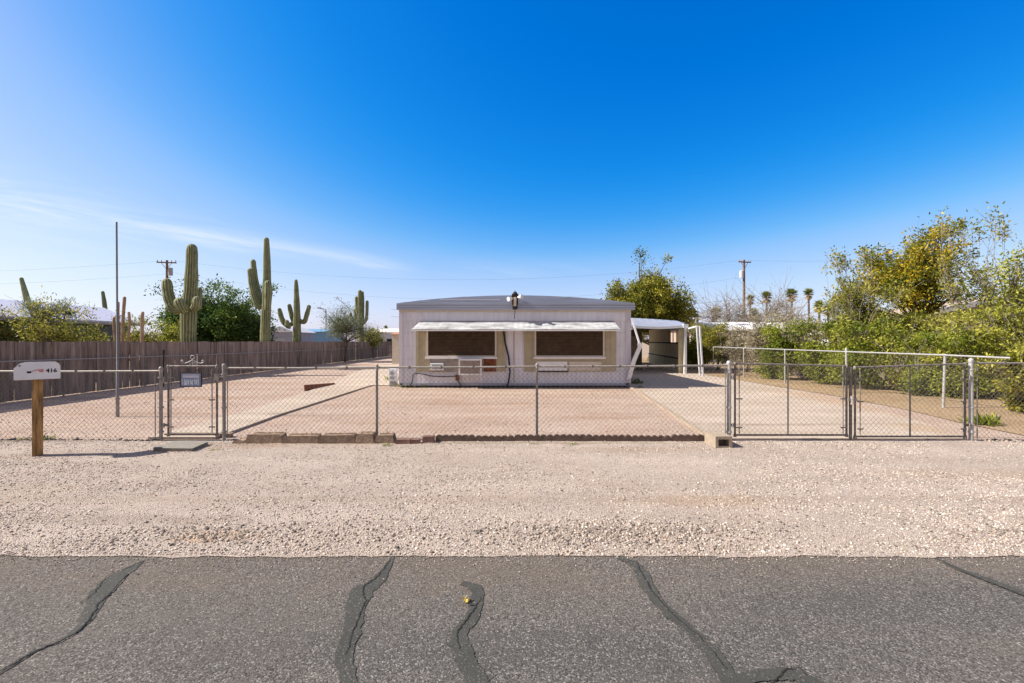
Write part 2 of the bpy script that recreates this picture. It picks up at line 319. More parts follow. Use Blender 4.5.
# sealed cracks in the road: centre line pixels with half widths
def strip(name, m, pl, z, parent, seed, jit=0.006, wob=0.0):
    """a flexible strip laid along pixel points; the edge attribute lets the material fray its rim"""
    r_ = np.random.default_rng(seed); pl = np.array(pl, float)
    g = np.array([(*G(a, b_), w_) for a, b_, w_ in pl])
    n = len(g) * 26; tt = np.linspace(0, len(g) - 1, n); Q = []
    for t in tt:
        i_ = min(int(t), len(g) - 2); f = t - i_; p0, p1, p2, p3 = g[max(i_ - 1, 0)], g[i_], g[i_ + 1], g[min(i_ + 2, len(g) - 1)]
        Q.append(0.5 * (2 * p1 + (p2 - p0) * f + (2 * p0 - 5 * p1 + 4 * p2 - p3) * f * f + (3 * p1 - p0 - 3 * p2 + p3) * f ** 3))
    Q = np.array(Q)
    def rn(k, amp):
        a = r_.normal(0, 1, n); ker = np.exp(-np.linspace(-2, 2, k) ** 2); ker /= np.sqrt((ker ** 2).sum()); return np.convolve(a, ker, 'same') * amp
    d = np.gradient(Q[:, :2], axis=0); d /= np.linalg.norm(d, axis=1)[:, None] + 1e-9; nn = np.stack([-d[:, 1], d[:, 0]], -1)
    wc = rn(9, wob) + rn(3, wob * .35)
    w1 = np.maximum(Q[:, 2], .002) * (1 + rn(17, jit * 14)) + rn(3, jit * .2); w2 = np.maximum(Q[:, 2], .002) * (1 + rn(13, jit * 14)) + rn(3, jit * .22)
    w1 = np.maximum(w1, .0015); w2 = np.maximum(w2, .0015); C = Q[:, :2] + nn * wc[:, None]
    rows = [C + nn * (w1 * 1.12)[:, None], C + nn * (w1 * .7)[:, None], C - nn * (w2 * .7)[:, None], C - nn * (w2 * 1.12)[:, None]]
    V = np.stack([np.concatenate([q, np.full((n, 1), z)], 1) for q in rows], 1).reshape(-1, 3)
    k = np.arange(n - 1)[:, None] * 4 + np.arange(3)[None]; Fc = np.stack([k, k + 1, k + 5, k + 4], -1).reshape(-1, 4)[:, ::-1]
    o = npmesh(name, V, Fc, m, parent)
    at = o.data.attributes.new('edge', 'FLOAT', 'POINT'); at.data.foreach_set('value', np.tile(np.array([0, 1, 1, 0], np.float32), n)); return o
def frayed(m):
    t = m.node_tree; b = t.nodes['Principled BSDF']; a = t.nodes.new('ShaderNodeAttribute'); a.attribute_name = 'edge'
    co = t.nodes.new('ShaderNodeTexCoord'); n = t.nodes.new('ShaderNodeTexNoise'); n.inputs['Scale'].default_value = 130; n.inputs['Detail'].default_value = 3; t.links.new(co.outputs['Object'], n.inputs['Vector'])
    ad = t.nodes.new('ShaderNodeMath'); ad.operation = 'ADD'; t.links.new(a.outputs['Fac'], ad.inputs[0]); t.links.new(n.outputs['Fac'], ad.inputs[1])
    gt = t.nodes.new('ShaderNodeMath'); gt.operation = 'GREATER_THAN'; t.links.new(ad.outputs[0], gt.inputs[0]); gt.inputs[1].default_value = 0.82; t.links.new(gt.outputs[0], b.inputs['Alpha'])
M['seal'] = ground_mat('crack_sealant', (0.062, 0.062, 0.055), (0.085, 0.083, 0.073), [(0, (.03, .03, .028)), (.7, (.085, .083, .075)), (1, (.25, .22, .2))], 150, 0.0012, 0.3, (0.11, 0.10, 0.085), 0.5)
frayed(M['seal']); M['seal'].node_tree.nodes['Principled BSDF'].inputs['Roughness'].default_value = 0.75; frayed(M['crack'])
seals = [
    [(143, 561, .01), (128, 570, .045), (107, 585, .07), (95, 603, .05), (82, 625, .03), (60, 640, .012), (35, 652, .01), (-10, 680, .01)],
    [(393, 556, .012), (380, 578, .045), (362, 592, .075), (355, 612, .06), (352, 632, .05), (344, 655, .045), (350, 683, .045), (356, 720, .05)],
    [(462, 583, .03), (477, 590, .04), (474, 612, .045), (460, 635, .05), (464, 655, .055), (478, 683, .055), (492, 720, .05)],
    [(618, 558, .02), (636, 566, .045), (648, 588, .05), (668, 612, .04), (700, 640, .045), (722, 668, .05), (740, 700, .05)],
    [(720, 690, .03), (750, 678, .035), (785, 674, .045), (815, 683, .04), (850, 700, .04)],
    [(935, 558, .008), (960, 570, .03), (990, 581, .04), (1024, 594, .04), (1100, 620, .045)],
]
for i, s_ in enumerate(seals): strip('crack_seal', M['seal'], s_, 0.0015 + 0.0006 * i, road, i)
cr_ = [
    [(150, 559, .002), (128, 568, .003), (107, 577, .002), (95, 592, .0025), (80, 604, .001)],
    [(128, 574, .003), (112, 592, .005), (99, 604, .004), (86, 624, .005), (64, 640, .004), (35, 652, .005), (-10, 678, .005)],
    [(390, 560, .002), (378, 576, .003), (363, 588, .004), (365, 602, .003), (354, 628, .0025), (346, 655, .001)],
    [(481, 598, .002), (470, 616, .004), (457, 634, .003), (460, 650, .001)],
    [(636, 562, .002), (650, 588, .004), (672, 614, .0025), (704, 642, .002), (726, 670, .002)],
    [(770, 686, .003), (786, 672, .005), (798, 668, .002), (806, 676, .002)],
    [(940, 560, .003), (965, 573, .002), (1000, 587, .003), (1040, 603, .002)],
    [(770, 566, .0015), (778, 570, .002), (790, 573, .001)]]
for i, s_ in enumerate(cr_): strip('crack', M['crack'], s_, 0.0055 + 0.0003 * i, road, 50 + i, 0.004, 0.003)

# walkway, driveway (raised slabs with a real edge)
mb = MB(); mb.prism([(-6.2, 7.75), (-5.05, 7.75), (-5.2, 10), (-5.28, 17.0), (-4.3, 17.0), (-4.3, 20), (-4.3, 34), (-9.5, 34), (-8.6, 26), (-7.7, 20.5), (-6.7, 15), (-6.25, 11)], -0.05, 0.045, 'z')
tag(mb.build('walkway', M['conc']), kind='structure')
mb = MB(); mb.prism([(3.45, 7.75), (7.75, 7.75), (8.3, 9), (9.35, 12.5), (9.7, 16), (9.6, 24), (9.6, 36), (4.3, 36), (4.25, 15)], -0.05, 0.02, 'z')
tag(mb.build('driveway', M['conc']), kind='structure')
for jy in (9.1, 12.2, 15.4):
    mb = MB(); mb.box(3.5, 8.2, jy, jy + 0.018, 0.0205, 0.0225); tag(mb.build('driveway_joint', M['crack'] if False else M['wallblock']), kind='structure')
mb = MB(); mb.prism([(3.33, 7.72), (3.42, 7.72), (4.22, 15.0), (4.25, 16.3), (4.15, 16.3), (4.12, 15.0)], -0.05, 0.055, 'z')
tag(mb.build('driveway_kerb', M['block']), kind='structure')
mb = MB(); rr = [(10.55, 7.6), (40, 7.6), (40, 46), (10.3, 46), (9.8, 30), (9.7, 20), (9.9, 14), (9.6, 11), (9.2, 9.4), (9.0, 7.6)]
mb.add([(x, y, 0.012) for x, y in rr], [tuple(range(len(rr)))]); tag(mb.build('dirt_strip', M['litter']), kind='structure')

# loose stones
t_ = (1 + 5 ** 0.5) / 2
IV = np.array([(-1, t_, 0), (1, t_, 0), (-1, -t_, 0), (1, -t_, 0), (0, -1, t_), (0, 1, t_), (0, -1, -t_), (0, 1, -t_), (t_, 0, -1), (t_, 0, 1), (-t_, 0, -1), (-t_, 0, 1)]) / 1.9
IF = np.array([(0, 11, 5), (0, 5, 1), (0, 1, 7), (0, 7, 10), (0, 10, 11), (1, 5, 9), (5, 11, 4), (11, 10, 2), (10, 7, 6), (7, 1, 8), (3, 9, 4), (3, 4, 2), (3, 2, 6), (3, 6, 8), (3, 8, 9), (4, 9, 5), (2, 4, 11), (6, 2, 10), (8, 6, 7), (9, 8, 1)])
M['stone'] = leafmat('loose_stone', PEB, 0.0, 0.9)
def stones(name, label, P, size, ta=1.5, tb=2.0):
    n = len(P); V = IV[None] * RNG.uniform(0.65, 1.2, (n, 12, 1)) * size[:, None, None]
    V = V * np.stack([RNG.uniform(.7, 1.4, n), RNG.uniform(.7, 1.4, n), RNG.uniform(.45, .85, n)], -1)[:, None]
    a = RNG.uniform(0, 6.28, n); c, s = np.cos(a)[:, None], np.sin(a)[:, None]
    V = np.stack([V[..., 0] * c - V[..., 1] * s, V[..., 0] * s + V[..., 1] * c, V[..., 2]], -1) + P[:, None]
    Fc = (IF[None] + (np.arange(n) * 12)[:, None, None]).reshape(-1, 3)
    tag(npmesh(name, V.reshape(-1, 3), Fc, M['stone'], tint=np.repeat(RNG.beta(ta, tb, n), 20)), label, 'gravel', kind='stuff')
def verge_pts(n, ylo, yhi, powr=1.0):
    x = RNG.uniform(-10, 11, n); y = ylo + (yhi - ylo) * RNG.uniform(0, 1, n) ** powr; return x, y
x, y = verge_pts(190000, RE + 0.02, 7.5, 1.15)
keep = RNG.uniform(0, 1, len(x)) < np.clip(0.42 + vnoise(x * 0.9, y * 2.2, 11) * 1.3 + 0.45 * (y < RE + 1.1), 0.08, 1); x, y = x[keep], y[keep]
sz = RNG.gamma(2.2, 0.0015, len(x)) + 0.0024; sz = np.minimum(sz, 0.014)
stones('verge_stones', 'small pink and grey stones scattered over the verge between road and fence', np.stack([x, y, verge_z(x, y) + sz * 0.2], -1), sz, 1.0, 0.9)
# the windrow of coarser stones along the road edge
x = RNG.normal(0, 1, 3000) * 0.5 + RNG.choice([-2.6, 0.35, 1.0, 1.45, 4.2, -1.2], 3000, p=[.2, .16, .28, .2, .08, .08]); y = RE + 0.36 + RNG.normal(0, 0.15, 3000); k = y > RE + 0.03; x, y = x[k], y[k]
sz = RNG.gamma(3, 0.0019, len(x)) + 0.003; sz = np.minimum(sz, 0.015)
stones('coarse_stones', 'band of coarser grey stones heaped along the asphalt edge', np.stack([x, y, verge_z(x, y) + sz * 0.3], -1), sz, 1.2, 2.6)
x = RNG.uniform(-13, 3.4, 9000); y = 7.7 + 9 * RNG.uniform(0, 1, 9000) ** 1.3
k = ~((x > -6.9) & (x < -5.0)); x, y = x[k], y[k]
sz = np.minimum(RNG.gamma(2.5, 0.0018, len(x)) + 0.003, 0.016)
stones('yard_stones', 'small pinkish stones scattered over the fenced yard', np.stack([x, y, 0.004 + sz * 0.2], -1), sz)
x = np.concatenate([RNG.uniform(-13, -5.9, 900), RNG.uniform(-5, 3.2, 500), RNG.uniform(7.9, 10.5, 300)]); y = 7.6 + RNG.normal(0, .05, len(x)); sz = np.minimum(RNG.gamma(2.2, .006, len(x)) + .004, .04)
stones('fence_rubble', 'dark earth and rubble lying along the foot of the front fence', np.stack([x, y, 0.01 + sz * .2], -1), sz, 1.1, 3.5)
x = RNG.uniform(-9, 10, 5000); y = RE + .02 - (0.16 + 0.12 * vnoise(x * 1.5, x * 0, 21)) * RNG.exponential(0.5, 5000); sz = RNG.uniform(0.0015, 0.006, 5000)
stones('road_grit', 'loose grit strayed onto the asphalt edge', np.stack([x, y, 0 * x + 0.002], -1), sz)

# ------------------------------------------------------------------ chain-link
def link_mesh(mb, p0, p1, z0, z1, pitch=0.08, r=0.0019, zt0=None, zt1=None):
    """diamond mesh between plan points p0, p1; top may slope from z1 to zt1"""
    p0 = Vector(p0); p1 = Vector(p1); Lg = (p1 - p0).length; d = (p1 - p0) / Lg; h = z1 - z0
    zt1 = z1 if zt1 is None else zt1
    nrm = Vector((-d.y, d.x))
    def top(s): return z1 + (zt1 - z1) * s / Lg
    s = -h
    segs = []
    k = 0
    while s < Lg:
        for sg in (1, -1):
            a, za = s, z0; b_, zb = s + h, z0 + h
            lo = max(0, s); hi = min(Lg, s + h)
            if hi - lo > 0.01:
                if sg == 1: q = ((lo, z0 + lo - s), (hi, z0 + hi - s))
                else: q = ((lo, z0 + h - (lo - s)), (hi, z0 + h - (hi - s)))
                segs.append((q, sg))
        s += pitch; k += 1
    for (qa, qb), sg in segs:
        o = nrm * (0.0022 * sg)
        fa = lambda q: Vector((p0.x + d.x * q[0] + o.x, p0.y + d.y * q[0] + o.y, z0 + (q[1] - z0) * (top(q[0]) - z0) / h))
        mb.tube([fa(qa), fa(qb)], r, 3, caps=False, smooth=False)
def post(mb, x, y, z, r, cap=True):
    mb.tube([(x, y, -0.15), (x, y, z)], r, 12, caps=False)
    if cap:
        mb.tube([(x, y, z - 0.035), (x, y, z)], r * 1.18, 12); mb.dome((x, y, z), r * 1.15, 12, 4, 0.8)
FY = 7.64
def fx(px): return XA(px, FY)
def front_fence(label, posts, tops, ends=(), rmat=None):
    """posts: list of pixel columns or x; tops: rail height per post"""
    t = thing('chain_link_fence', label, 'fence', loc=(0, 0, 0))
    mesh = MB()
    for i, (x, zt) in enumerate(zip(posts, tops)):
        end = i in ends
        mb = MB(); post(mb, x, FY, zt + (0.05 if end else 0.0), (0.034 if x > 0 else 0.027) if end else 0.021, end)
        if not end: mb.tube([(x, FY, zt - 0.03), (x, FY, zt + 0.03)], 0.027, 10); mb.dome((x, FY, zt + 0.03), 0.026, 10)
        if end:
            for hz in (0.14, 0.55, zt - 0.12): mb.tube([(x, FY, hz), (x, FY, hz + 0.025)], 0.044, 12)
        mb.build('post', M['galv'] if not end else (M['galv_bright'] if x > 0 else M['galv']), t)
    for i in range(len(posts) - 1):
        a, b_ = posts[i], posts[i + 1]
        mb = MB(); mb.tube([(a, FY, tops[i]), ((a + b_) / 2, FY, (tops[i] + tops[i + 1]) / 2 - 0.006), (b_, FY, tops[i + 1])], 0.0165, 10); mb.build('top_rail', rmat or M['galv'], t)
        link_mesh(mesh, (a, FY - 0.024), (b_, FY - 0.024), 0.03, tops[i], zt1=tops[i + 1])
    mesh.tube([(posts[0], FY - 0.03, 0.06), (posts[-1], FY - 0.03, 0.06)], 0.0025, 4)
    # ties holding the mesh to the rail
    for i in range(len(posts) - 1):
        n = max(2, int((posts[i + 1] - posts[i]) / 0.45))
        for k in range(1, n):
            x_ = posts[i] + (posts[i + 1] - posts[i]) * k / n; z_ = tops[i] + (tops[i + 1] - tops[i]) * k / n - 0.003
            mesh.tube([(x_, FY, z_ - 0.024), (x_ + 0.004, FY, z_ + 0.022)], 0.022, 6, caps=False)
    mesh.build('wire_mesh', M['wire'], t)
    if ends:
        for i in ends:
            mb = MB(); s_ = 1 if i == 0 else -1; mb.tube([(posts[i] + 0.075 * s_, FY - 0.028, 0.05), (posts[i] + 0.075 * s_, FY - 0.028, tops[i] - 0.03)], 0.008, 6)
            mb.build('tension_bar', M['galv_rust'], t)
    return t
front_fence('galvanised chain link fence behind the mailbox, left of the small gate', [-13.6, -11.2, -8.75, fx(161)], [1.16, 1.165, 1.17, 1.175], ends=(3,))
front_fence('long galvanised chain link fence between the small gate and the driveway gates', [fx(224), fx(377), fx(537), fx(729)], [1.225, 1.235, 1.25, 1.27], ends=(0, 3))
front_fence('short chain link fence right of the driveway gates, in front of the bushes', [fx(971), 9.9, 12.1], [1.31, 1.31, 1.30], ends=(0,))

def gate(name, label, x0, x1, zb, zta, ztb, bars, rmat, mid=None):
    t = thing(name, label, 'gate')
    g = MB(); r = 0.0165
    g.tube([(x0, FY, zb), (x0, FY, zta)], r, 10); g.tube([(x1, FY, zb), (x1, FY, ztb)], r, 10)
    g.tube([(x0, FY, zta), (x1, FY, ztb)], r, 10); g.tube([(x0, FY, zb), (x1, FY, zb)], r, 10)
    for x_, z_ in ((x0, zta), (x1, ztb), (x0, zb), (x1, zb)): g.dome((x_, FY, z_), 0.027, 8); g.tube([(x_, FY, z_ - 0.03), (x_, FY, z_)], 0.027, 8)
    g.build('frame', rmat, t)
    if mid:
        b = MB(); b.tube([(mid, FY, zb), (mid, FY, (zta + ztb) / 2)], 0.012, 8); b.build('centre_bar', M['galv_rust'] if x0 > 5 else M['galv'], t)
    w_ = MB(); link_mesh(w_, (x0 + 0.02, FY - 0.02), (x1 - 0.02, FY - 0.02), zb, zta, pitch=0.086, zt1=ztb); w_.build('wire_mesh', M['wire'], t)
    for bx in bars:
        b = MB(); b.tube([(bx, FY - 0.024, zb + 0.03), (bx, FY - 0.024, zta - 0.04)], 0.009, 6)
        for hz in (zb + 0.12, (zb + zta) / 2, zta - 0.2): b.box(min(bx, bx) - 0.05, bx + 0.05, FY - 0.034, FY - 0.022, hz, hz + 0.022)
        b.build('tension_bar', M['galv_rust'], t)
    return t
def hinge(t, xa, xb, zs):
    for z_ in zs:
        b = MB(); b.box(min(xa, xb), max(xa, xb), FY - 0.02, FY + 0.02, z_, z_ + 0.035); b.tube([((xa + xb) / 2, FY - 0.03, z_ - 0.02), ((xa + xb) / 2, FY - 0.03, z_ + 0.055)], 0.013, 8); b.build('hinge', M['galv_rust'], t)
g0 = gate('walk_gate', 'narrow chain link gate with wire scroll on top and a small sign', fx(168.5), fx(217), 0.11, 1.255, 1.255, (fx(172), fx(213)), M['galv_rust'])
hinge(g0, fx(162), fx(168.5), (0.25, 1.0))
b = MB(); b.box(fx(215), fx(224), FY - 0.035, FY + 0.035, 1.02, 1.07); b.box(fx(216), fx(221), FY - 0.05, FY - 0.03, 0.98, 1.13); b.build('latch', M['galv_rust'], g0)
# scroll ornament
b = MB(); cx_ = fx(192.5)
b.tube([(cx_ + 0.032 * math.cos(a), FY, 1.405 + 0.032 * math.sin(a)) for a in np.linspace(0, 2 * math.pi, 15)], 0.0065, 6)
b.tube([(cx_, FY, 1.27), (cx_, FY, 1.375)], 0.0065, 6)
for s_ in (1, -1):
    b.tube([(cx_ + s_ * u_, FY, z_) for u_, z_ in ((0.0, 1.365), (0.03, 1.345), (0.075, 1.32), (0.13, 1.305), (0.175, 1.315), (0.195, 1.335), (0.185, 1.355), (0.16, 1.352), (0.155, 1.335), (0.17, 1.328))], 0.0065, 6)
    b.tube([(cx_ + s_ * u_, FY, z_) for u_, z_ in ((0.02, 1.27), (0.05, 1.29), (0.045, 1.315), (0.02, 1.315), (0.018, 1.3))], 0.0055, 6)
b.build('scroll_ornament', M['galv_bright'], g0)
g1 = gate('driveway_gate', 'chain link driveway gate leaf beside the cinder block, left one of the pair', fx(735), fx(846.5), 0.10, 1.30, 1.26, (fx(738.5), fx(842)), M['galv_rust'], fx(788))
hinge(g1, fx(729), fx(735), (0.25, 1.05))
g2 = gate('driveway_gate', 'chain link driveway gate leaf in front of the green hedge, right one of the pair', fx(855), fx(965), 0.075, 1.235, 1.295, (fx(859), fx(962)), M['galv_rust'], fx(910))
hinge(g2, fx(965), fx(971), (0.25, 1.05))
b = MB(); post(b, fx(850.5), FY + 0.0, 1.22, 0.024); b.build('drop_rod_post', M['galv_rust'], g2)
b = MB(); b.box(fx(846), fx(855), FY - 0.05, FY - 0.03, 0.68, 0.72); b.tube([(fx(850.5), FY - 0.045, 0.62), (fx(850.5), FY - 0.045, 0.76)], 0.03, 10); b.build('latch', M['galv'], g2)

b = MB(); b.tube([(fx(161.6), FY + .04, 0.9), (fx(161.6), FY + .04, 1.52)], 0.012, 8); b.tube([(fx(161.6), FY + .04, 1.46), (fx(161.6), FY + .04, 1.53)], 0.02, 8); tag(b.build('iron_rod', M['dark']), 'short dark iron rod standing up beside the left post of the narrow gate', 'rod')
# sign on the small gate
sg = thing('gate_sign', 'small weathered blue grey sign wired to the narrow walk gate', 'sign')
b = MB(); b.box(fx(183), fx(203), FY - 0.05, FY - 0.044, ZA(386, FY), ZA(373, FY)); b.build('board', mat('sign_grey', (0.24, 0.28, 0.38), 0.5, 0.12, 20), sg)
b = MB(); x0, x1, z0, z1 = fx(183), fx(203), ZA(386, FY), ZA(373, FY)
for q in ((x0 - .012, x1 + .012, z0 - .012, z0), (x0 - .012, x1 + .012, z1, z1 + .012), (x0 - .012, x0, z0, z1), (x1, x1 + .012, z0, z1)): b.box(q[0], q[1], FY - 0.056, FY - 0.04, q[2], q[3])
b.build('border', M['dark'], sg)
b = MB(); b.box(x0 + .03, x1 - .03, FY - 0.0525, FY - 0.0505, z1 - .075, z1 - .015); b.build('pale_band', mat('sign_pale', (0.45, 0.45, 0.52), 0.5, 0.12, 20), sg)
b = MB(); rr = random.Random(5); xx = x0 + 0.02       # illegible weathered lettering
while xx < x1 - 0.03:
    ww = rr.uniform(0.018, 0.036); hh = rr.uniform(0.075, 0.1); zz = z0 + 0.02 + rr.uniform(0, 0.012)
    b.box(xx, xx + 0.012, FY - 0.0535, FY - 0.0505, zz, zz + hh)
    if rr.random() < 0.6: b.box(xx + 0.007, xx + ww, FY - 0.0535, FY - 0.0505, zz + hh * rr.choice((0.0, 0.45, 0.85)), zz + hh * 0.15 + hh * rr.choice((0.0, 0.45, 0.85)) * 0 + hh * 0.5)
    xx += ww + 0.008
b.build('lettering', mat('sign_white', (0.62, 0.64, 0.72), 0.5, 0.1, 20), sg)

# ------------------------------------------------------------------ kerb pieces along the fence
rr = random.Random(3)
def blk(name, label, cat, group, x, y, L_, Wd, Hh, m, rz=0, z=0.0, bev=0.012, taper=0.0):
    b = MB(); b.prism([(-L_ / 2, 0), (L_ / 2, 0), (L_ / 2 - taper, Hh), (-L_ / 2 + taper, Hh)], -Wd / 2, Wd / 2, 'y')
    o = tag(b.build(name, m, bevel=bev), label, cat, group); put(o, (x, y, z), rz); return o
pxs = [233, 247, 284, 320, 356, 375, 395]
names_ = ['low rough retaining block nearest the narrow gate, half buried', 'brown retaining block, second from the narrow gate', 'brown retaining block in the middle of the row, longest of the row', 'brown retaining block just left of the first fence line post', 'short brown retaining block at the foot of the first line post', 'small brown retaining block next to the loose bricks']
for i in range(6):
    a, c = fx(pxs[i]) * 7.42 / FY, fx(pxs[i + 1]) * 7.42 / FY
    blk('retaining_block', names_[i], 'block', 'retaining blocks along the fence', (a + c) / 2, 7.47 + rr.uniform(-.02, .02), c - a - 0.06, 0.2, 0.05 if i == 0 else 0.125 + rr.uniform(-.015, .02), M['wallblock'], rr.uniform(-.06, .06), 0.0, 0.035, 0.035)
for (px_, L_, Hh, zz, lb) in ((400, .2, .075, 0.01, 'loose old brick at the left end of the broken bricks'), (407, .16, .075, 0.01, 'loose pinkish brick in the middle of the broken bricks'), (415.5, .2, .075, 0.01, 'broken brick lying below the taller dark brick'), (428, .27, .125, 0.0, 'taller dark brick block where the scalloped edging starts')):
    blk('brick', lb, 'brick', 'broken bricks by the fence', fx(px_) * 7.35 / FY, 7.37 + (0.05 if Hh > .1 else 0), L_ * 0.62, 0.11, Hh, M['brick'], rr.uniform(-.15, .15), zz, 0.008)
# scalloped edging: one piece per 0.6 m
e0, e1 = fx(436) * 7.5 / FY, fx(711) * 7.5 / FY; nsec = 7; Ls = (e1 - e0) / nsec
where = ['beside the broken bricks', 'second from the broken bricks', 'left of the middle fence post', 'at the foot of the middle fence post', 'right of the middle fence post', 'second from the cinder block', 'beside the cinder block']
for i in range(nsec):
    ns = 6; pts = [(0.0, 0.0), (Ls - 0.01, 0.0)]; sw = (Ls - 0.01) / ns
    top = []
    for k in range(ns):
        for a in np.linspace(0, math.pi, 7)[(0 if k == 0 else 1):]: top.append((k * sw + sw / 2 - math.cos(a) * sw / 2, 0.075 + 0.045 * math.sin(a)))
    b = MB(); b.prism(pts + top[::-1], -0.025, 0.025, 'y')
    o = tag(b.build('scalloped_edging', M['scallop'], bevel=0.006), 'dark red scalloped lawn edging section ' + where[i], 'edging', 'scalloped edging under the fence')
    put(o, (e0 + i * Ls, 7.52 + rr.uniform(-.015, .015), rr.uniform(-.008, .012)), rr.uniform(-.015, .015))
# hollow cinder block by the gate post: the hole faces the road
b = MB(); xa, xb, ya, yb, hb = 3.14, 3.40, 7.02, 7.42, 0.2
b.box(xa, xb, ya, yb, 0, 0.045); b.box(xa, xb, ya, yb, hb - 0.045, hb); b.box(xa, xa + 0.045, ya, yb, 0.045, hb - 0.045); b.box(xb - 0.045, xb, ya, yb, 0.045, hb - 0.045); b.box(xa + 0.045, xb - 0.045, ya + 0.19, ya + 0.22, 0.045, hb - 0.045)
o = tag(b.build('cinder_block', M['block']), 'hollow tan cinder block at the foot of the thick gate post', 'cinder block'); o.location = (0, 0, 0.005)
b = MB(); b.prism([(-5.38, 6.82), (-4.78, 6.80), (-4.85, 7.26), (-5.42, 7.30)], 0.01, 0.075, 'z')
tag(b.build('step_slab', M['slab'], bevel=0.01), 'grey concrete step slab on the gravel in front of the narrow gate', 'slab')
b = MB(); b.prism([(-6.05, 7.9), (-4.9, 7.9), (-4.9, 8.0), (-6.05, 8.0)], 0.0, 0.07, 'z')
tag(b.build('threshold_board', M['wallblock'], bevel=0.01), 'dark low board across the walkway just inside the narrow gate', 'board')
# sunken planter frame by the walkway
b = MB(); V_ = [(-6.98, 15.3, 0), (-6.93, 15.3, 0), (-6.72, 17.3, 0), (-6.77, 17.3, 0), (-7.0, 15.3, .21), (-6.95, 15.3, .21), (-6.74, 17.3, .1), (-6.79, 17.3, .1)]
b.add(V_, [(0, 3, 2, 1), (4, 5, 6, 7), (0, 1, 5, 4), (1, 2, 6, 5), (2, 3, 7, 6), (3, 0, 4, 7)])
tag(b.build('edging_board', M['rustp']), 'low reddish brown board set along the far edge of the walkway', 'board')

# ------------------------------------------------------------------ mailbox, flagpole
mbx = thing('mailbox', 'white roadside mailbox with black number 416 on a brown wooden post', 'mailbox', loc=(XA(37.6, 6.58), 6.58, 0)); mbx.rotation_euler = (0, 0, R(46))
b = MB(); b.box(-0.057, 0.057, -0.05, 0.05, -0.2, 1.12); b.build('post', M['postwood'], mbx, bevel=0.006)
b = MB(); b.box(-0.2, 0.2, -0.06, 0.06, 1.12, 1.135); b.build('mounting_board', M['postwood'], mbx)
bx = thing('box', None, None); bx.parent = mbx; bx.location = (0, 0, 1.137); del_keys = [bx.pop(k, None) for k in ('label', 'category')]
Wm = 0.33
def arch(r, h, n=10): return [(-r, 0), (r, 0), (r, h)] + [(r * math.cos(a), h + r * 0.62 * math.sin(a)) for a in np.linspace(0, math.pi, n)[1:-1]] + [(-r, h)]
# the long side faces the road, so the box lies along x
b = MB(); Lm = 0.445; hm = 0.225; prof_ = [(-Lm / 2, 0), (Lm / 2, 0), (Lm / 2, hm - 0.05), (Lm / 2 - 0.012, hm - 0.022), (Lm / 2 - 0.045, hm), (-Lm / 2 + 0.1, hm), (-Lm / 2 + 0.045, hm - 0.02), (-Lm / 2, hm - 0.075)]
b.prism(prof_, -0.085, 0.085, 'y'); b.build('shell', M['white'], bx, bevel=0.01)
b = MB()
b.box(-Lm / 2 + 0.005, Lm / 2 - 0.005, -0.0895, -0.0855, 0.0, 0.014); b.build('lower_lip', M['white'], bx)
b = MB(); b.tube([(-0.175, -0.084, 0.19), (-0.175, -0.096, 0.19)], 0.01, 8); b.build('bolt', M['dark'], bx)
def txt(body, size, loc, m, parent, name='house_number', ext=0.0015):
    c = bpy.data.curves.new(name, 'FONT'); c.body = body; c.size = size; c.extrude = ext; c.align_x = 'CENTER'; c.offset = 0.002; c.resolution_u = 3
    o = bpy.data.objects.new(name, c); col.objects.link(o)
    dg = bpy.context.evaluated_depsgraph_get(); me = bpy.data.meshes.new_from_object(o.evaluated_get(dg)); bpy.data.objects.remove(o)
    o = bpy.data.objects.new(name, me); col.objects.link(o); me.materials.clear(); me.materials.append(m)
    o.parent = parent; o.location = loc; o.rotation_euler = (R(90), 0, 0); return o
for ch_, xx_ in (('4', 0.102), ('1', 0.14), ('6', 0.178)): txt(ch_, 0.078, (xx_, -0.0868, 0.085), M['num'], bx)
b = MB(); b.box(-0.105, -0.062, -0.0885, -0.0858, 0.082, 0.11); b.build('flag_pivot', M['num'], bx)
b = MB(); b.prism([(-0.062, 0.1), (0.0, 0.12), (0.02, 0.092), (0.06, 0.09), (0.06, 0.135), (0.0, 0.134), (-0.062, 0.11)], -0.0885, -0.0858, 'y'); b.build('flag', M['flagred'], bx)
fp = thing('flagpole', 'thin grey bare flagpole standing in the left yard', 'pole', loc=(XA(117.5, 10.06), 10.06, 0))
b = MB(); b.tube([(0, 0, -0.3), (0, 0, 1.0), (0, 0, 1.01), (-0.02, 0, 4.3)], [0.028, 0.028, 0.02, 0.018], 12); b.dome((-0.02, 0, 4.3), 0.02); b.build('shaft', mat('pole_grey', (0.23, 0.22, 0.22), 0.55, 0.15, 5, metal=0.3), fp)
b = MB(); b.tube([(0, 0, -0.1), (0, 0, 0.42)], 0.036, 12); b.tube([(0, 0, 0.38), (0, 0, 0.42)], 0.043, 12); b.build('sleeve', M['galv'], fp)

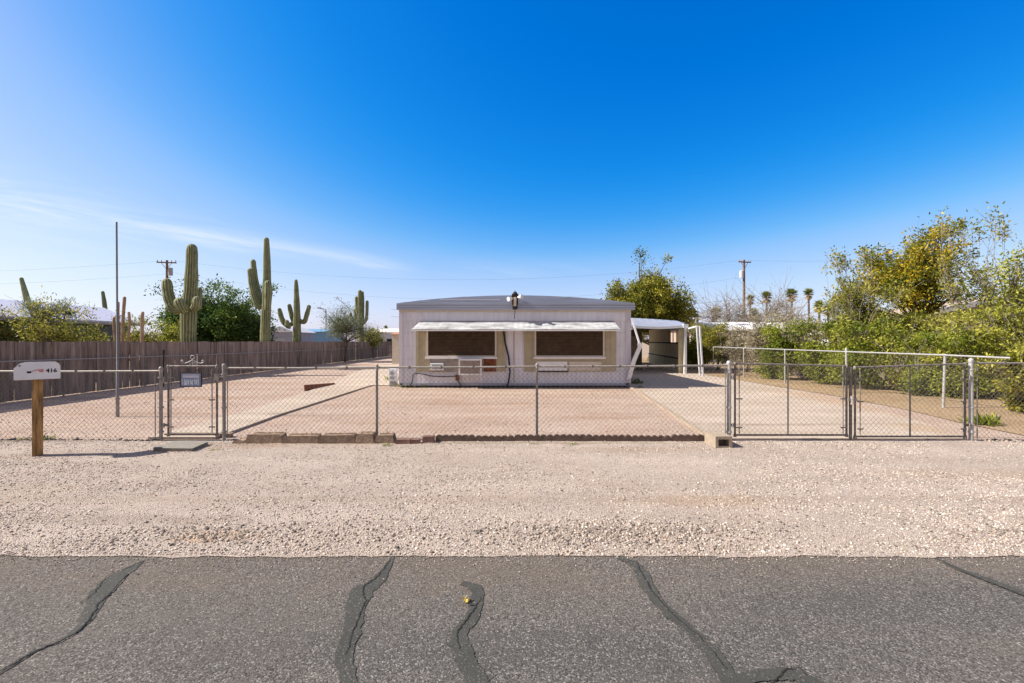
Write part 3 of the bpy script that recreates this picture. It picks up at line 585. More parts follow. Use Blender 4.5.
# ------------------------------------------------------------------ wooden fence
wf = thing('wooden_fence', 'tall weathered brown board fence running along the left side of the yard', 'fence')
rr = random.Random(11); b = MB(); y = 5.0; hoff = 0
while y < 52:
    wd = 0.14; hoff = hoff * 0.8 + rr.uniform(-.012, .012); dx = rr.uniform(-.018, .018); h = 1.665 + hoff + rr.uniform(-.012, .012)
    lean = rr.uniform(-.01, .01)
    vs = [(-13.87 + dx, y, 0.02), (-13.852 + dx, y, 0.02), (-13.852 + dx, y + wd, 0.02), (-13.87 + dx, y + wd, 0.02)]
    vs += [(a, c + lean, h) for a, c, _ in vs]
    b.add(vs, [(0, 3, 2, 1), (4, 5, 6, 7), (0, 1, 5, 4), (1, 2, 6, 5), (2, 3, 7, 6), (3, 0, 4, 7)]); y += wd + rr.choice((0.004, 0.006, 0.012))
b.build('boards', M['plank'], wf)
b = MB(); b.box(-13.93, -13.882, 5, 52, 0.35, 0.44); b.box(-13.93, -13.882, 5, 52, 1.2, 1.29); b.build('rail', M['plank'], wf)
for k in range(20):
    b = MB(); b.box(-14.03, -13.94, 5.2 + k * 2.4, 5.29 + k * 2.4, -0.1, 1.6); b.build('post', M['plank'], wf)
sf = thing('chain_link_fence', 'low chain link fence standing close against the tall board fence', 'fence')
b = MB(); b.tube([(-13.7, 7.64, 1.16), (-13.7, 20, 1.08), (-13.7, 50, 1.08)], 0.019, 8); b.build('top_rail', M['galv'], sf)
for k in range(14):
    b = MB(); b.tube([(-13.7, 7.7 + 3.1 * k, -0.1), (-13.7, 7.7 + 3.1 * k, 1.12)], 0.024, 8); b.dome((-13.7, 7.7 + 3.1 * k, 1.12), 0.027, 8); b.build('post', M['galv_rust'], sf)
b = MB(); link_mesh(b, (-13.68, 7.7), (-13.68, 48), 0.03, 1.08, pitch=0.08, r=0.0011); b.build('wire_mesh', M['wire'], sf)
bf = thing('wooden_fence', 'distant grey board fence closing the far end of the side yard', 'fence')
b = MB(); x = -13.8
while x < 11: b.box(x, x + 0.135, 52.0, 52.02, 0, 1.72 + rr.uniform(-.02, .02)); x += 0.145
b.build('boards', M['plank'], bf)
b = MB(); b.box(-13.8, 11, 51.94, 51.998, 0.4, 0.49); b.box(-13.8, 11, 51.94, 51.998, 1.25, 1.34); b.build('rail', M['plank'], bf)
for k in range(6): b = MB(); b.box(-13.5 + k * 2.6, -13.4 + k * 2.6, 51.85, 51.94, -0.1, 1.75); b.build('post', M['galv'], bf)
# fence on the right of the driveway
rf = thing('chain_link_fence', 'chain link fence along the hedge on the right of the driveway', 'fence')
ys = [10.0 if False else 11.4, 14.7, 18.0, 21.2, 24.4]
for yy in ys:
    x_ = 10.8; b = MB(); b.tube([(x_, yy, -0.1), (x_ + (0.05 if yy < 12 else 0), yy, 1.33)], 0.03 if yy < 15 else 0.026, 10); b.dome((x_ + (0.05 if yy < 12 else 0), yy, 1.33), 0.034, 10)
    if abs(yy - 14.7) < .1: b.tube([(x_, yy, 1.3), (x_, yy, 1.42)], 0.038, 10); b.dome((x_, yy, 1.42), 0.038, 10)
    b.build('post', M['galv_bright'], rf)
b = MB(); b.tube([(10.8, 24.4, 1.38), (10.8, 14.7, 1.34), (10.82, 11.4, 1.33), (10.85, 9.9, 1.31)], 0.021, 8); b.build('top_rail', M['galv_bright'], rf)
b = MB(); link_mesh(b, (10.77, 9.9), (10.77, 24.4), 0.05, 1.33, r=0.0009); b.build('wire_mesh', M['wire'], rf)

# ------------------------------------------------------------------ the house
HD = 16.5
def hx(px): return XA(px, HD)
def hz(py): return ZA(py, HD)
house = thing('mobile_home', 'white metal mobile home with a curved roof front and two brown windows', 'house', loc=(0, 0, 0))
XL, XR = hx(400), hx(630); ZB, ZW = 0.10, hz(310)
pts = []; x = XL; k = 0
while x < XR - 0.1:
    pts += [(x, HD), (x + 0.11, HD), (x + 0.122, HD + 0.014), (x + 0.148, HD + 0.014)]; x += 0.16
pts += [(XR, HD)]
b = MB(); n = len(pts); b.add([(a, c, ZB) for a, c in pts] + [(a, c, ZW) for a, c in pts], [(i, i + 1, n + i + 1, n + i) for i in range(n - 1)]); b.build('front_wall', M['siding'], house)
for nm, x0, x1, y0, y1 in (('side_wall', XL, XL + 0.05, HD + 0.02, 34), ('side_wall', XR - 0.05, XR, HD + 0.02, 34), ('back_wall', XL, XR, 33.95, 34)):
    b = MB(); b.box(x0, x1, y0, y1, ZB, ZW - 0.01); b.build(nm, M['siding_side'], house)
b = MB(); b.box(XL + 0.06, XR - 0.06, HD + 0.08, 33.9, -0.05, ZB + 0.1); b.build('skirting', M['dark'], house)
b = MB(); b.box(XL + .01, XR - .01, HD - 0.03, HD - 0.004, 0.075, 0.16); b.build('base_trim', M['roofm'], house)
b = MB(); b.box(XL + 0.3, XR - .01, HD - 0.045, HD + 0.05, 0.0, 0.072); b.build('base_gap', M['dark'], house)
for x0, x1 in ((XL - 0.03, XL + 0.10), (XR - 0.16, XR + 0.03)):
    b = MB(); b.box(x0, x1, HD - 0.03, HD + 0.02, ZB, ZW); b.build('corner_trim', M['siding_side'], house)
b = MB(); b.box(XL + 0.101, XR - 0.161, HD - 0.014, HD - 0.002, 2.42, ZW - 0.075); b.build('frieze', M['siding'], house)
b = MB(); b.box(XL - 0.02, XR + 0.02, HD - 0.05, HD - 0.032, ZW - 0.075, ZW - 0.003); b.build('soffit_strip', M['trim'], house)
for zz, xs in ((1.98, ((401, 414), (618, 626))), (1.5, ((401, 414), (618, 626))), (1.02, ((401, 414), (618, 626), (507, 522))), (0.62, ((401, 626),))):
    b = MB()
    for a, c in xs: b.box(hx(a), hx(c), HD - 0.006, HD + 0.004, zz, zz + 0.012)
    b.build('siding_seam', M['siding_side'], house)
# curved roof front
RL, RR_ = hx(397.5), hx(634); zc, zp = 3.045, 3.36; xm = (RL + RR_) / 2; hw = (RR_ - RL) / 2
def arc(x): q = (x - xm) / hw; return zc + (zp - zc) * (1 - abs(q) ** 2.1)
def xat(z, s): return xm + s * hw * max(0.0, 1 - (z - zc) / (zp - zc)) ** (1 / 2.1)
b = MB()
zb_ = ZW; off = 0.0
for hband, ins in ((0.055, 0), (0.025, .03), (0.07, 0.005), (0.025, .03), (zc - ZW - 0.175, 0.005)):
    b.box(RL, RR_, HD - 0.16 + ins, HD + 0.5, zb_, zb_ + hband); zb_ += hband
lv = [zc, zc + 0.05, zc + 0.07, zc + 0.12, zc + 0.14, zc + 0.19, zc + 0.21, zc + 0.26, zc + 0.28, zp]
for i in range(len(lv) - 1):
    z0, z1 = lv[i], lv[i + 1]; yy = HD - 0.12 + 0.035 * i + (0.03 if i % 2 else 0)
    xs_ = [xat(z1, -1) * t + xat(z0, -1) * (1 - t) for t in np.linspace(0, 1, 5)]
    if i == len(lv) - 2: top = [(x_, arc(x_)) for x_ in np.linspace(xat(z0, -1), xat(z0, 1), 30)][::-1]
    else:
        ls = [(xat(z, -1), z) for z in np.linspace(z0, z1, 5)]; rs_ = [(xat(z, 1), z) for z in np.linspace(z0, z1, 5)]; top = rs_ + ls[::-1]
    if i == len(lv) - 2: b.prism([(xat(z0, -1), z0), (xat(z0, 1), z0)] + top[1:-1], yy, HD + 0.7, 'y')
    else: b.prism(top, yy, HD + 0.7, 'y')
b.build('roof_front', M['roofm'], house)
b = MB(); b.box(hx(440), hx(500), HD - 0.112, HD - 0.098, zc + .125, zc + .142); b.build('roof_highlight', M['white'], house)  # white strip painted as a bright highlight line along the roof front
b = MB(); prof2 = [(RL, zc - 0.06)] + [(RR_, zc - 0.06)] + [(x_, arc(x_) - 0.012) for x_ in np.linspace(RL, RR_, 31)][::-1]; b.prism(prof2, HD + 0.71, 34.3, 'y')
rf_ = b.build('roof', M['roofm'], house)
b = MB(); b.tube([(hx(436.5), 18.5, 3.2), (hx(436.5), 18.5, 3.32)], 0.03, 8); b.dome((hx(436.5), 18.5, 3.32), 0.05, 8); b.build('vent', M['dark'], rf_)

# recessed tan panels with windows
def bay(x0, x1, xa, xb):
    p = MB(); p.box(x0, x1, HD - 0.04, HD - 0.016, hz(371.5), hz(325)); pn = p.build('window_panel', M['tan'], house)
    for k in range(int((x1 - x0) / 0.19)):   # battens on the panel
        xx = x0 + 0.08 + k * 0.19
        if xx < xa - 0.09 or xx > xb + 0.07:
            q = MB(); q.box(xx, xx + 0.02, HD - 0.052, HD - 0.0405, hz(371), hz(326)); q.build('batten', M['tan'], pn)
    fr = MB(); t0, t1 = hz(355.5), hz(329)
    fr.box(xa - 0.06, xa, HD - 0.10, HD - 0.041, t0 - .05, t1); fr.box(xb, xb + 0.06, HD - 0.10, HD - 0.041, t0 - .05, t1); fr.box(xa, xb, HD - 0.10, HD - 0.041, t1 - .05, t1); fr.box(xa, xb, HD - 0.10, HD - 0.041, t0 - 0.05, t0)
    w_ = fr.build('window', M['trim'], house)
    bl = MB(); nn = 8
    bk = MB(); bk.box(xa, xb, HD - 0.046, HD - 0.0415, t0, t1 - .05); bk.build('window_recess', M['dark'], w_)
    for k in range(nn):
        z0 = t0 + (t1 - 0.05 - t0) * k / nn; hh = (t1 - .05 - t0) / nn
        bl.add([(xa, HD - 0.062, z0 + .012), (xb, HD - 0.062, z0 + .012), (xb, HD - 0.05, z0 + hh), (xa, HD - 0.05, z0 + hh), (xa, HD - 0.048, z0 + .012), (xb, HD - 0.048, z0 + .012)], [(0, 1, 2, 3), (0, 4, 5, 1)])
    bl.build('blind', M['blind'], w_)
    s_ = MB(); s_.box(xa - 0.09, xb + 0.09, HD - 0.14, HD - 0.042, t0 - 0.115, t0 - 0.053); s_.build('sill', M['white'], w_)
    m_ = MB(); m_.box((xa + xb) / 2 - 0.012, (xa + xb) / 2 + 0.012, HD - 0.075, HD - 0.064, t0, t1 - .05); m_.build('mullion', M['blind'], w_)
bay(hx(416), hx(506), hx(428.5), hx(495)); bay(hx(524), hx(616), hx(536), hx(602.5))
# lower panels
b = MB(); b.box(hx(430), hx(458), HD - 0.06, HD - 0.0415, hz(372), hz(358.5)); b.build('lower_panel', mat('greyish_panel', (0.30, 0.26, 0.235), 0.8, 0.2, 5), house)
b = MB(); b.box(hx(484), hx(496), HD - 0.09, HD - 0.0415, hz(371.5), hz(358)); o = b.build('patch_board', M['rustp'], house); o['label'] = 'rusty brown board beside the cooler'
for a, c in ((536.5, 567), (569, 601)):
    b = MB(); b.box(hx(a), hx(c), HD - 0.075, HD - 0.0415, hz(370.5), hz(361.5)); b.build('lower_panel', M['white'] if a < 550 else M['trim'], house)
b = MB(); b.box(hx(537), hx(568), HD - 0.09, HD - 0.0415, hz(372), hz(370.8)); b.build('ledge', M['dark'], house)
b = MB(); b.tube([(hx(514.3), HD - 0.02, 0.2), (hx(514.3), HD - 0.02, 2.42)], 0.02, 6); b.build('conduit', M['trim'], house)
# vents/coolers in the left window wall
ac = MB(); ac.box(hx(431.5), hx(444), HD - 0.2, HD - 0.062, hz(370), hz(363)); a_ = ac.build('small_cooler', M['white'], house, bevel=0.01)
ac = MB(); ac.box(hx(433), hx(442.5), HD - 0.206, HD - 0.201, hz(368.8), hz(364.2)); ac.build('grille', M['grey'], a_)
ac = MB(); x0, x1, z0, z1 = hx(460), hx(482.5), hz(374.3), hz(358.5)
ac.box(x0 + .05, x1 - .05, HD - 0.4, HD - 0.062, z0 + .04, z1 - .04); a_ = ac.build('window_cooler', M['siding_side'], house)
ac = MB(); yy = HD - 0.43
for q in ((x0, x1, z0, z0 + .055), (x0, x1, z1 - .055, z1), (x0, x0 + .055, z0 + .055, z1 - .055), (x1 - .055, x1, z0 + .055, z1 - .055)): ac.box(q[0], q[1], yy, yy + 0.05, q[2], q[3])
ac.build('front_frame', M['white'], a_)
ac = MB(); ac.box(x0 + .056, x1 - .056, yy + 0.012, yy + 0.028, z0 + .056, z1 - .056)
for k in range(9): zz = z0 + .07 + k * (z1 - z0 - .13) / 9; ac.box(x0 + .057, x1 - .057, yy + 0.002, yy + 0.011, zz, zz + .015)
ac.build('louvre', mat('louvre_tan', (0.33, 0.27, 0.23), 0.7, 0.2, 8), a_)
# awning over both windows: slopes down towards the road
zt_, zl = hz(321.5), ZA(329.6, 15.85); xa0, xa1 = hx(420.5), hx(614); xb0, xb1 = XA(411.5, 15.85), XA(620.5, 15.85)
nn = 70; V = []; rr = random.Random(8)
top_, bot_ = [], []
for i in range(nn + 1):
    t = i / nn; rib = 0.003 if i % 2 else 0.0; w1 = 0.014 * math.sin(t * 21) + rr.uniform(-.004, .004)
    bump_ = 0.05 * math.exp(-((t - 0.66) / 0.03) ** 2)
    top_.append((xa0 + (xa1 - xa0) * t, HD - 0.02, zt_ + rib - 0.03 * bump_)); bot_.append((xb0 + (xb1 - xb0) * t, 15.85, zl + rib + w1 * 0.5))
mid_ = [((a[0] + c[0]) / 2, (a[1] + c[1]) / 2, (a[2] + c[2]) / 2 + 0.012 * math.sin(i * 0.7) + rr.uniform(-.004, .004)) for i, (a, c) in enumerate(zip(top_, bot_))]
V = top_ + mid_ + bot_; n = nn + 1
b = MB(); b.add(V, [(r_ * n + i, r_ * n + i + 1, (r_ + 1) * n + i + 1, (r_ + 1) * n + i) for r_ in range(2) for i in range(nn)])
aw = b.build('awning', M['awn'], house); so = aw.modifiers.new('solid', 'SOLIDIFY'); so.thickness = 0.012
b = MB(); b.box(xb0, xb1, 15.83, 15.862, zl - 0.05, zl - 0.012); b.build('awning_lip', M['white'], aw)
for x_ in (xb0 + 0.1, xb0 + 2.4, xb1 - 2.6, xb1 - 0.1): b = MB(); b.tube([(x_, 15.9, zl - 0.02), (x_, HD - 0.02, zl - 0.05)], 0.012, 6); b.build('awning_arm', M['grey'], aw)
# cables
def cable(pts, r, name='cable'):
    b = MB(); b.tube(pts, r, 6); return b.build(name, M['black'], house)
cable([(hx(503.5), HD - .08, hz(329)), (hx(505), HD - .07, hz(342)), (hx(508.5), HD - .06, hz(356)), (hx(510), HD - .08, hz(372)), (hx(508.5), HD - .12, hz(382)), (hx(506), HD - .2, .03)], 0.03)
cable([(hx(416), HD - .06, hz(373)), (hx(424), HD - .08, hz(374)), (hx(432), HD - .07, hz(376)), (hx(445), HD - .07, hz(376.5)), (hx(457), HD - .07, hz(376)), (hx(458), HD - .1, hz(380)), (hx(462), HD - .1, hz(386)), (hx(466), HD - .2, 0.02)], 0.018)
cable([(hx(416), HD - .06, hz(373)), (hx(413.5), HD - .08, hz(375)), (hx(413), HD - .08, hz(381)), (hx(410), HD - .1, hz(386))], 0.018)
b = MB(); b.box(hx(456), hx(459.5), HD - .14, HD - .02, hz(380), hz(374.5)); b.build('junction_box', M['rustp'], house)
# twin light at the roof peak
li = thing('floodlight', 'dark twin floodlight with two white lamp heads at the roof peak', 'light', loc=(hx(515), HD - 0.2, hz(309.5)))
b = MB(); b.box(-0.09, 0.09, -0.05, 0.04, 0.0, 0.16); b.box(-0.12, 0.12, -0.07, 0.04, 0.42, 0.54); b.box(-0.11, -0.05, -0.05, 0.03, 0.16, 0.42); b.box(0.05, 0.11, -0.05, 0.03, 0.16, 0.42); b.dome((0, 0, 0.54), 0.09); b.tube([(0, 0, 0.6), (0, 0, 0.66)], 0.02, 6); b.build('bracket', M['dark'], li, bevel=0.01)
b = MB(); b.box(-0.048, 0.048, -0.09, 0.02, 0.1, 0.42); b.build('cover', mat('cream_cover', (0.6, 0.52, 0.4), 0.5), li, bevel=0.01)
for s_ in (-1, 1):
    b = MB(); b.tube([(s_ * 0.1, -0.06, 0.38 if s_ < 0 else 0.42), (s_ * 0.17, -0.12, 0.36 if s_ < 0 else 0.42), (s_ * 0.24, -0.18, 0.34 if s_ < 0 else .43)], [0.03, 0.06, 0.085], 12); b.build('lamp_head', M['white'], li)
b = MB(); b.tube([(-0.02, 0.1, -0.35), (0, 0.02, 0.0)], 0.012, 6); b.build('cable', M['black'], li)
# meter pedestal
mp_ = thing('utility_pedestal', 'grey and white electrical pedestal beside the left corner of the house', 'utility box', loc=(XA(393.3, 16.9), 16.9, 0))
b = MB(); b.box(-0.16, 0.12, -0.08, 0.1, 0.2, 0.66); b.build('cabinet', M['white'], mp_, bevel=0.012)
b = MB(); b.tube([(-0.02, -0.1, 0.50), (-0.02, -0.085, 0.50)], 0.08, 12); b.box(-0.1, 0.06, -0.096, -0.082, 0.28, 0.38); b.build('meter', M['grey'], mp_)
b = MB(); b.box(0.125, 0.165, -0.05, 0.05, 0, 0.74); b.build('post', M['white'], mp_)
b = MB(); b.box(-0.13, 0.1, -0.05, 0.08, 0, 0.2); b.build('base', M['grey'], mp_)
# bent downspout at the right corner
b = MB()
P = [(XA(631.5, 16.35), 16.35, ZA(318, 16.35)), (XA(634, 16.3), 16.3, ZA(325, 16.3)), (XA(639.5, 16.2), 16.2, ZA(343, 16.2)), (XA(640, 16.2), 16.2, ZA(347, 16.2)), (XA(634, 16.25), 16.25, ZA(361, 16.25)), (XA(629, 16.3), 16.3, ZA(379, 16.3))]
for i in range(len(P) - 1):
    wv = 0.03 if i < 2 else 0.075; a, c = Vector(P[i]), Vector(P[i + 1])
    b.add([(a.x - wv, a.y, a.z), (a.x + wv, a.y, a.z), (c.x + wv, c.y, c.z), (c.x - wv, c.y, c.z), (a.x - wv, a.y + .06, a.z), (a.x + wv, a.y + .06, a.z), (c.x + wv, c.y + .06, c.z), (c.x - wv, c.y + .06, c.z)], [(0, 1, 2, 3), (7, 6, 5, 4), (0, 4, 5, 1), (1, 5, 6, 2), (2, 6, 7, 3), (3, 7, 4, 0)])
tag(b.build('bent_post', M['white']), 'bent white metal support post leaning at the right house corner', 'post')

M['olive'] = mat('olive_panel', (0.66, 0.56, 0.33), 0.8, 0.15, 3, dirt=0.2)
# carport
cp = thing('carport', 'low metal carport with sagging white edge on the right of the house', 'carport')
CD = 23.4
b = MB(); nn = 24; T_, B_ = [], []
for i in range(nn + 1):
    t = i / nn; x_ = 4.35 + (XA(687.5, CD) - 4.35) * t
    sag = -0.12 * math.sin(math.pi * min(1, max(0, (t - 0.35) / 0.65)))
    B_.append((x_, CD, ZA(325.2, CD) + sag * 0.8)); T_.append((x_ - 0.12 * t, CD + 1.0, ZA(318, CD + 1) + 0.02 - 0.2 * t * t + 0.01 * (i % 2)))
n = nn + 1; b.add(T_ + B_, [(i, i + 1, n + i + 1, n + i) for i in range(nn)]); sl = b.build('roof_slope', M['roofm'], cp); sl.modifiers.new('solid', 'SOLIDIFY').thickness = 0.02
b = MB()
for i in range(nn): a, c = B_[i], B_[i + 1]; b.add([(a[0], CD - 0.03, a[2] - .1), (c[0], CD - 0.03, c[2] - .1), (c[0], CD - 0.03, c[2] + .02), (a[0], CD - 0.03, a[2] + .02), (a[0], CD + 0.02, a[2] - .1), (c[0], CD + 0.02, c[2] - .1), (c[0], CD + 0.02, c[2] + .02), (a[0], CD + 0.02, a[2] + .02)], [(0, 1, 2, 3), (7, 6, 5, 4), (0, 4, 5, 1), (3, 2, 6, 7)])
b.box(XA(683, CD), XA(688, CD), CD - 0.06, CD + 0.1, ZA(328, CD), ZA(324, CD)); b.build('fascia', M['white'], cp)
b = MB(); b.prism([(4.4, CD + 1.01), (9.3, CD + 1.01), (11.1, 36), (4.4, 36)], 2.68, 2.72, 'z'); b.build('roof', M['roofm'], cp)
b = MB(); b.box(XA(684.3, CD), XA(686.8, CD), CD - 0.0, CD + 0.12, 0, ZA(327.5, CD) - .02); b.build('post', M['white'], cp)
b = MB(); b.box(XA(678.5, CD + .3), XA(684, CD + .3), CD + 0.3, CD + 0.36, 0.0, 2.3); b.build('end_panel', M['olive'], cp)
A = Vector((9.0, 24.2)); B2 = Vector((10.55, 35.0)); dd = (B2 - A); LL = dd.length; ang = math.atan2(dd.y, dd.x)
Mt = Matrix.Translation((A.x, A.y, 0)) @ Matrix.Rotation(ang, 4, 'Z')
b = MB(); x = 0.0
while x < LL - 0.3:
    zt = 2.55 if x > 2.6 else 1.62
    b.box(x, x + 0.285, 0, 0.03, 0.05, zt, Mt); x += 0.3
b.build('side_wall', M['olive'], cp)
b = MB(); b.box(0, LL, 0.031, 0.07, 1.56, 1.63, Mt); b.box(0, LL, 0.031, 0.07, 0.72, 0.78, Mt); b.build('wall_rail', M['dark'], cp)
b = MB(); b.box(0, 2.68, 0.0, 0.05, 2.3, 2.42, Mt); b.box(1.9, 1.98, 0.0, 0.05, 1.64, 2.29, Mt); b.build('opening_frame', M['white'], cp)
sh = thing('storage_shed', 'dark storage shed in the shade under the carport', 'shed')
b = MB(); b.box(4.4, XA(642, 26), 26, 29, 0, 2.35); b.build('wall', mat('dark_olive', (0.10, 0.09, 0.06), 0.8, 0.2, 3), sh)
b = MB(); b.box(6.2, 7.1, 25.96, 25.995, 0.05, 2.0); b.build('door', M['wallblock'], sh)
# free-standing pair of white posts right of the carport
for pa, pb, dd_, lb in ((697.5, 700, 22.0, 'leaning white metal post, left one of the pair by the carport'), (703, 703, 21.6, 'upright white metal post, right one of the pair by the carport')):
    b = MB(); x0, x1 = XA(pa - 2.5 if pa < 700 else pa - 2.2, dd_), XA(pb, dd_); z1 = ZA(326, dd_)
    xt = XA(696.8, dd_) if pa < 700 else XA(699.8, dd_); xb_ = XA(700, dd_) if pa < 700 else XA(703, dd_)
    b.add([(xb_ - .035, dd_ - .03, 0), (xb_ + .035, dd_ - .03, 0), (xb_ + .035, dd_ + .03, 0), (xb_ - .035, dd_ + .03, 0), (xt - .035, dd_ - .03, z1), (xt + .035, dd_ - .03, z1), (xt + .035, dd_ + .03, z1), (xt - .035, dd_ + .03, z1)], [(0, 3, 2, 1), (4, 5, 6, 7), (0, 1, 5, 4), (1, 2, 6, 5), (2, 3, 7, 6), (3, 0, 4, 7)])
    tag(b.build('metal_post', M['white']), lb, 'post', 'white posts by the carport')
b = MB(); b.tube([(XA(688, 23.5), 23.5, ZA(329, 23.5)), (XA(697, 22), 21.97, ZA(326.5, 22))], 0.05, 6); b.build('outrigger_beam', M['white'], cp)
# small cream shed behind left
cs = thing('garden_shed', 'narrow cream shed behind the left side of the house', 'shed')
b = MB(); b.box(-8.7, -5.6, 33, 35.4, 0, 2.2); b.build('wall', mat('cream_wall', (0.55, 0.47, 0.38), 0.8, 0.1, 3), cs)
b = MB(); b.prism([(32.8, 2.2), (35.6, 2.2), (34.2, 2.35)], -8.85, -5.4, 'x'); b.build('roof', mat('terracotta', (0.42, 0.2, 0.11), 0.85, 0.2, 6), cs)

# ------------------------------------------------------------------ vegetation
def leaves(C, sig, n_per, size, asp=2.2, tintc=None, droop=0.0, up=0.0, tvar=0.22):
    """quads around the clump centres C (k,3) with spreads sig (k,3)"""
    k = len(C); N = k * n_per; idx = np.repeat(np.arange(k), n_per)
    P = C[idx] + RNG.normal(0, 1, (N, 3)) * sig[idx]
    d = RNG.normal(0, 1, (N, 3)) + (P - C[idx]) / (sig[idx] + 1e-6) * 0.7; d[:, 2] += up - droop; d /= np.linalg.norm(d, axis=1)[:, None]
    q = RNG.normal(0, 1, (N, 3)); s = np.cross(d, q); s /= np.linalg.norm(s, axis=1)[:, None] + 1e-9
    L_ = size * RNG.uniform(0.6, 1.35, N); Wd = L_ / asp
    a = P; c = P + d * L_[:, None]; m1 = P + d * (L_ * .45)[:, None] + s * (Wd * .5)[:, None]; m2 = P + d * (L_ * .45)[:, None] - s * (Wd * .5)[:, None]
    V = np.stack([a, m1, c, m2], 1).reshape(-1, 3); Fc = np.arange(N * 4).reshape(-1, 4)
    tb = tintc if tintc is not None else RNG.uniform(0.2, 0.8, k)
    return V, Fc, np.clip(tb[idx] + RNG.normal(0, tvar, N), 0, 1)
def plant(name, label, cat, base, crown_c, crown_r, nclump, n_per, lsize, lm, bark=None, group=None, stems=1, trunk_r=0.12, clump=0.16, asp=2.2, fork=0.35, seed=1, holes=0.25, flat=1.0, spikes=0, droop=0.0, twig=0.012, shell=0.55, up=0.0, tvar=0.2, lobes=8):
    """crown_c, crown_r relative to base: uneven ellipsoid of leaf clumps, each fed by a limb"""
    r = np.random.default_rng(seed); rr = random.Random(seed)
    t = thing(name, label, cat, group, base)
    cc = np.array(crown_c, float); cr = np.array(crown_r, float)
    d = r.normal(0, 1, (nclump * 3, 3)); d /= np.linalg.norm(d, axis=1)[:, None]
    rad = r.uniform(shell ** 2, 1, len(d)) ** 0.5 * (0.82 + 0.28 * np.sin(d[:, 0] * 4 + seed) * np.cos(d[:, 2] * 5 + seed * 2) + r.uniform(-.12, .12, len(d)))
    keepm = (np.sin(d[:, 0] * 5.3 + seed * 1.7) * np.sin(d[:, 1] * 4.1 + seed) * np.sin(d[:, 2] * 6.1 + 2 * seed) > -holes * 1.3) | (r.uniform(0, 1, len(d)) < 0.35)
    nl = lobes; lc = r.normal(0, 1, (nl, 3)); lc /= np.linalg.norm(lc, axis=1)[:, None]; lc *= r.uniform(.35, .62, (nl, 1)); lr = r.uniform(.36, .58, nl); lc[0] *= .2; lr[0] = .6
    lc[:, 2] = np.where(lc[:, 2] < -.3, lc[:, 2] * .6, lc[:, 2])
    li_ = r.choice(nl, len(d), p=lr ** 2 / (lr ** 2).sum())
    C = (cc + (lc[li_] + d * (rad * lr[li_])[:, None]) * cr)[keepm]; C = C[C[:, 2] > 0.12][:nclump]
    for _ in range(spikes):
        a = r.uniform(0, 6.28); C = np.vstack([C, cc + np.array([math.cos(a) * cr[0] * r.uniform(.2, 1.0), math.sin(a) * cr[1] * .6, cr[2] * r.uniform(0.85, 1.12)])])
    sig = np.ones((len(C), 3)) * (cr * clump)[None] * r.uniform(0.55, 1.3, (len(C), 1)); sig[:, 2] *= flat
    V, Fc, T = leaves(C, sig, n_per, lsize, asp, r.uniform(0.1, 0.9, len(C)), droop, up, tvar)
    tr = MB(); bases = []
    if stems == 1:
        top = Vector(cc) + Vector((0, 0, -cr[2] * 0.25)); mid = Vector((rr.uniform(-.1, .1) * cr[0], 0, top.z * fork))
        tr.tube([(0, 0, -0.15), tuple(mid * 0.5), tuple(mid), tuple((mid + top) / 2 + Vector((rr.uniform(-.1, .1), rr.uniform(-.1, .1), 0))), tuple(top)], [trunk_r * 1.3, trunk_r, trunk_r * .9, trunk_r * .65, trunk_r * .4], 8)
        nodes = [(mid, trunk_r * .7), ((mid + top) / 2, trunk_r * .55), (top, trunk_r * .4)]
    else:
        nodes = []
        for k in range(stems):
            a = rr.uniform(0, 6.28); e = Vector((math.cos(a) * cr[0] * .45, math.sin(a) * cr[1] * .45, 0)) + Vector((cc[0], cc[1], cc[2] * rr.uniform(.5, 1.0)))
            b0 = Vector((math.cos(a) * .12 * min(1, cr[0]), math.sin(a) * .12, -0.05)); mm = b0.lerp(e, .5) + Vector((rr.uniform(-.1, .1), rr.uniform(-.1, .1), .1))
            tr.tube([b0, mm, e], [trunk_r, trunk_r * .75, trunk_r * .5], 6); nodes += [(mm, trunk_r * .6), (e, trunk_r * .45)]
    for c in C:
        cv = Vector(c); nd, nr = min(nodes, key=lambda q: (q[0] - cv).length * (1.0 if q[0].z < cv.z else 1.7)); l = (cv - nd).length
        m1 = nd.lerp(cv, .5) + Vector((rr.uniform(-.12, .12), rr.uniform(-.12, .12), rr.uniform(-.02, .16))) * l
        tr.tube([nd, m1, cv], [min(nr, .05 * l + .01), min(nr, .05 * l + .01) * .6, twig * .6], 5, caps=False)
        for _ in range(3):
            e = cv + Vector((rr.gauss(0, 1), rr.gauss(0, 1), rr.gauss(0.3, 1))) * float(cr.mean() * clump) * 1.3; tr.tube([m1.lerp(cv, .7), e], [twig * .6, twig * .25], 3, caps=False, smooth=False)
    tr.build('trunk', bark or M['bark'], t)
    if n_per > 0: npmesh('crown', V, Fc, lm, t, tint=T)
    return t
LG = {}
LG['citrus'] = leafmat('leaf_dark_green', [(0, (0.02, 0.045, 0.012)), (0.5, (0.06, 0.12, 0.022)), (1, (0.19, 0.27, 0.045))])
LG['olivy'] = leafmat('leaf_olive_yellow', [(0, (0.05, 0.065, 0.012)), (0.5, (0.22, 0.23, 0.03)), (1, (0.50, 0.42, 0.045))], 0.4)
LG['yellow'] = leafmat('leaf_yellow_turning', [(0, (0.07, 0.10, 0.02)), (0.42, (0.18, 0.21, 0.025)), (0.68, (0.50, 0.38, 0.02)), (1, (0.72, 0.52, 0.03))], 0.4)
LG['hedge'] = leafmat('leaf_bright_olive', [(0, (0.05, 0.07, 0.012)), (0.5, (0.29, 0.31, 0.03)), (1, (0.60, 0.56, 0.11))], 0.4)
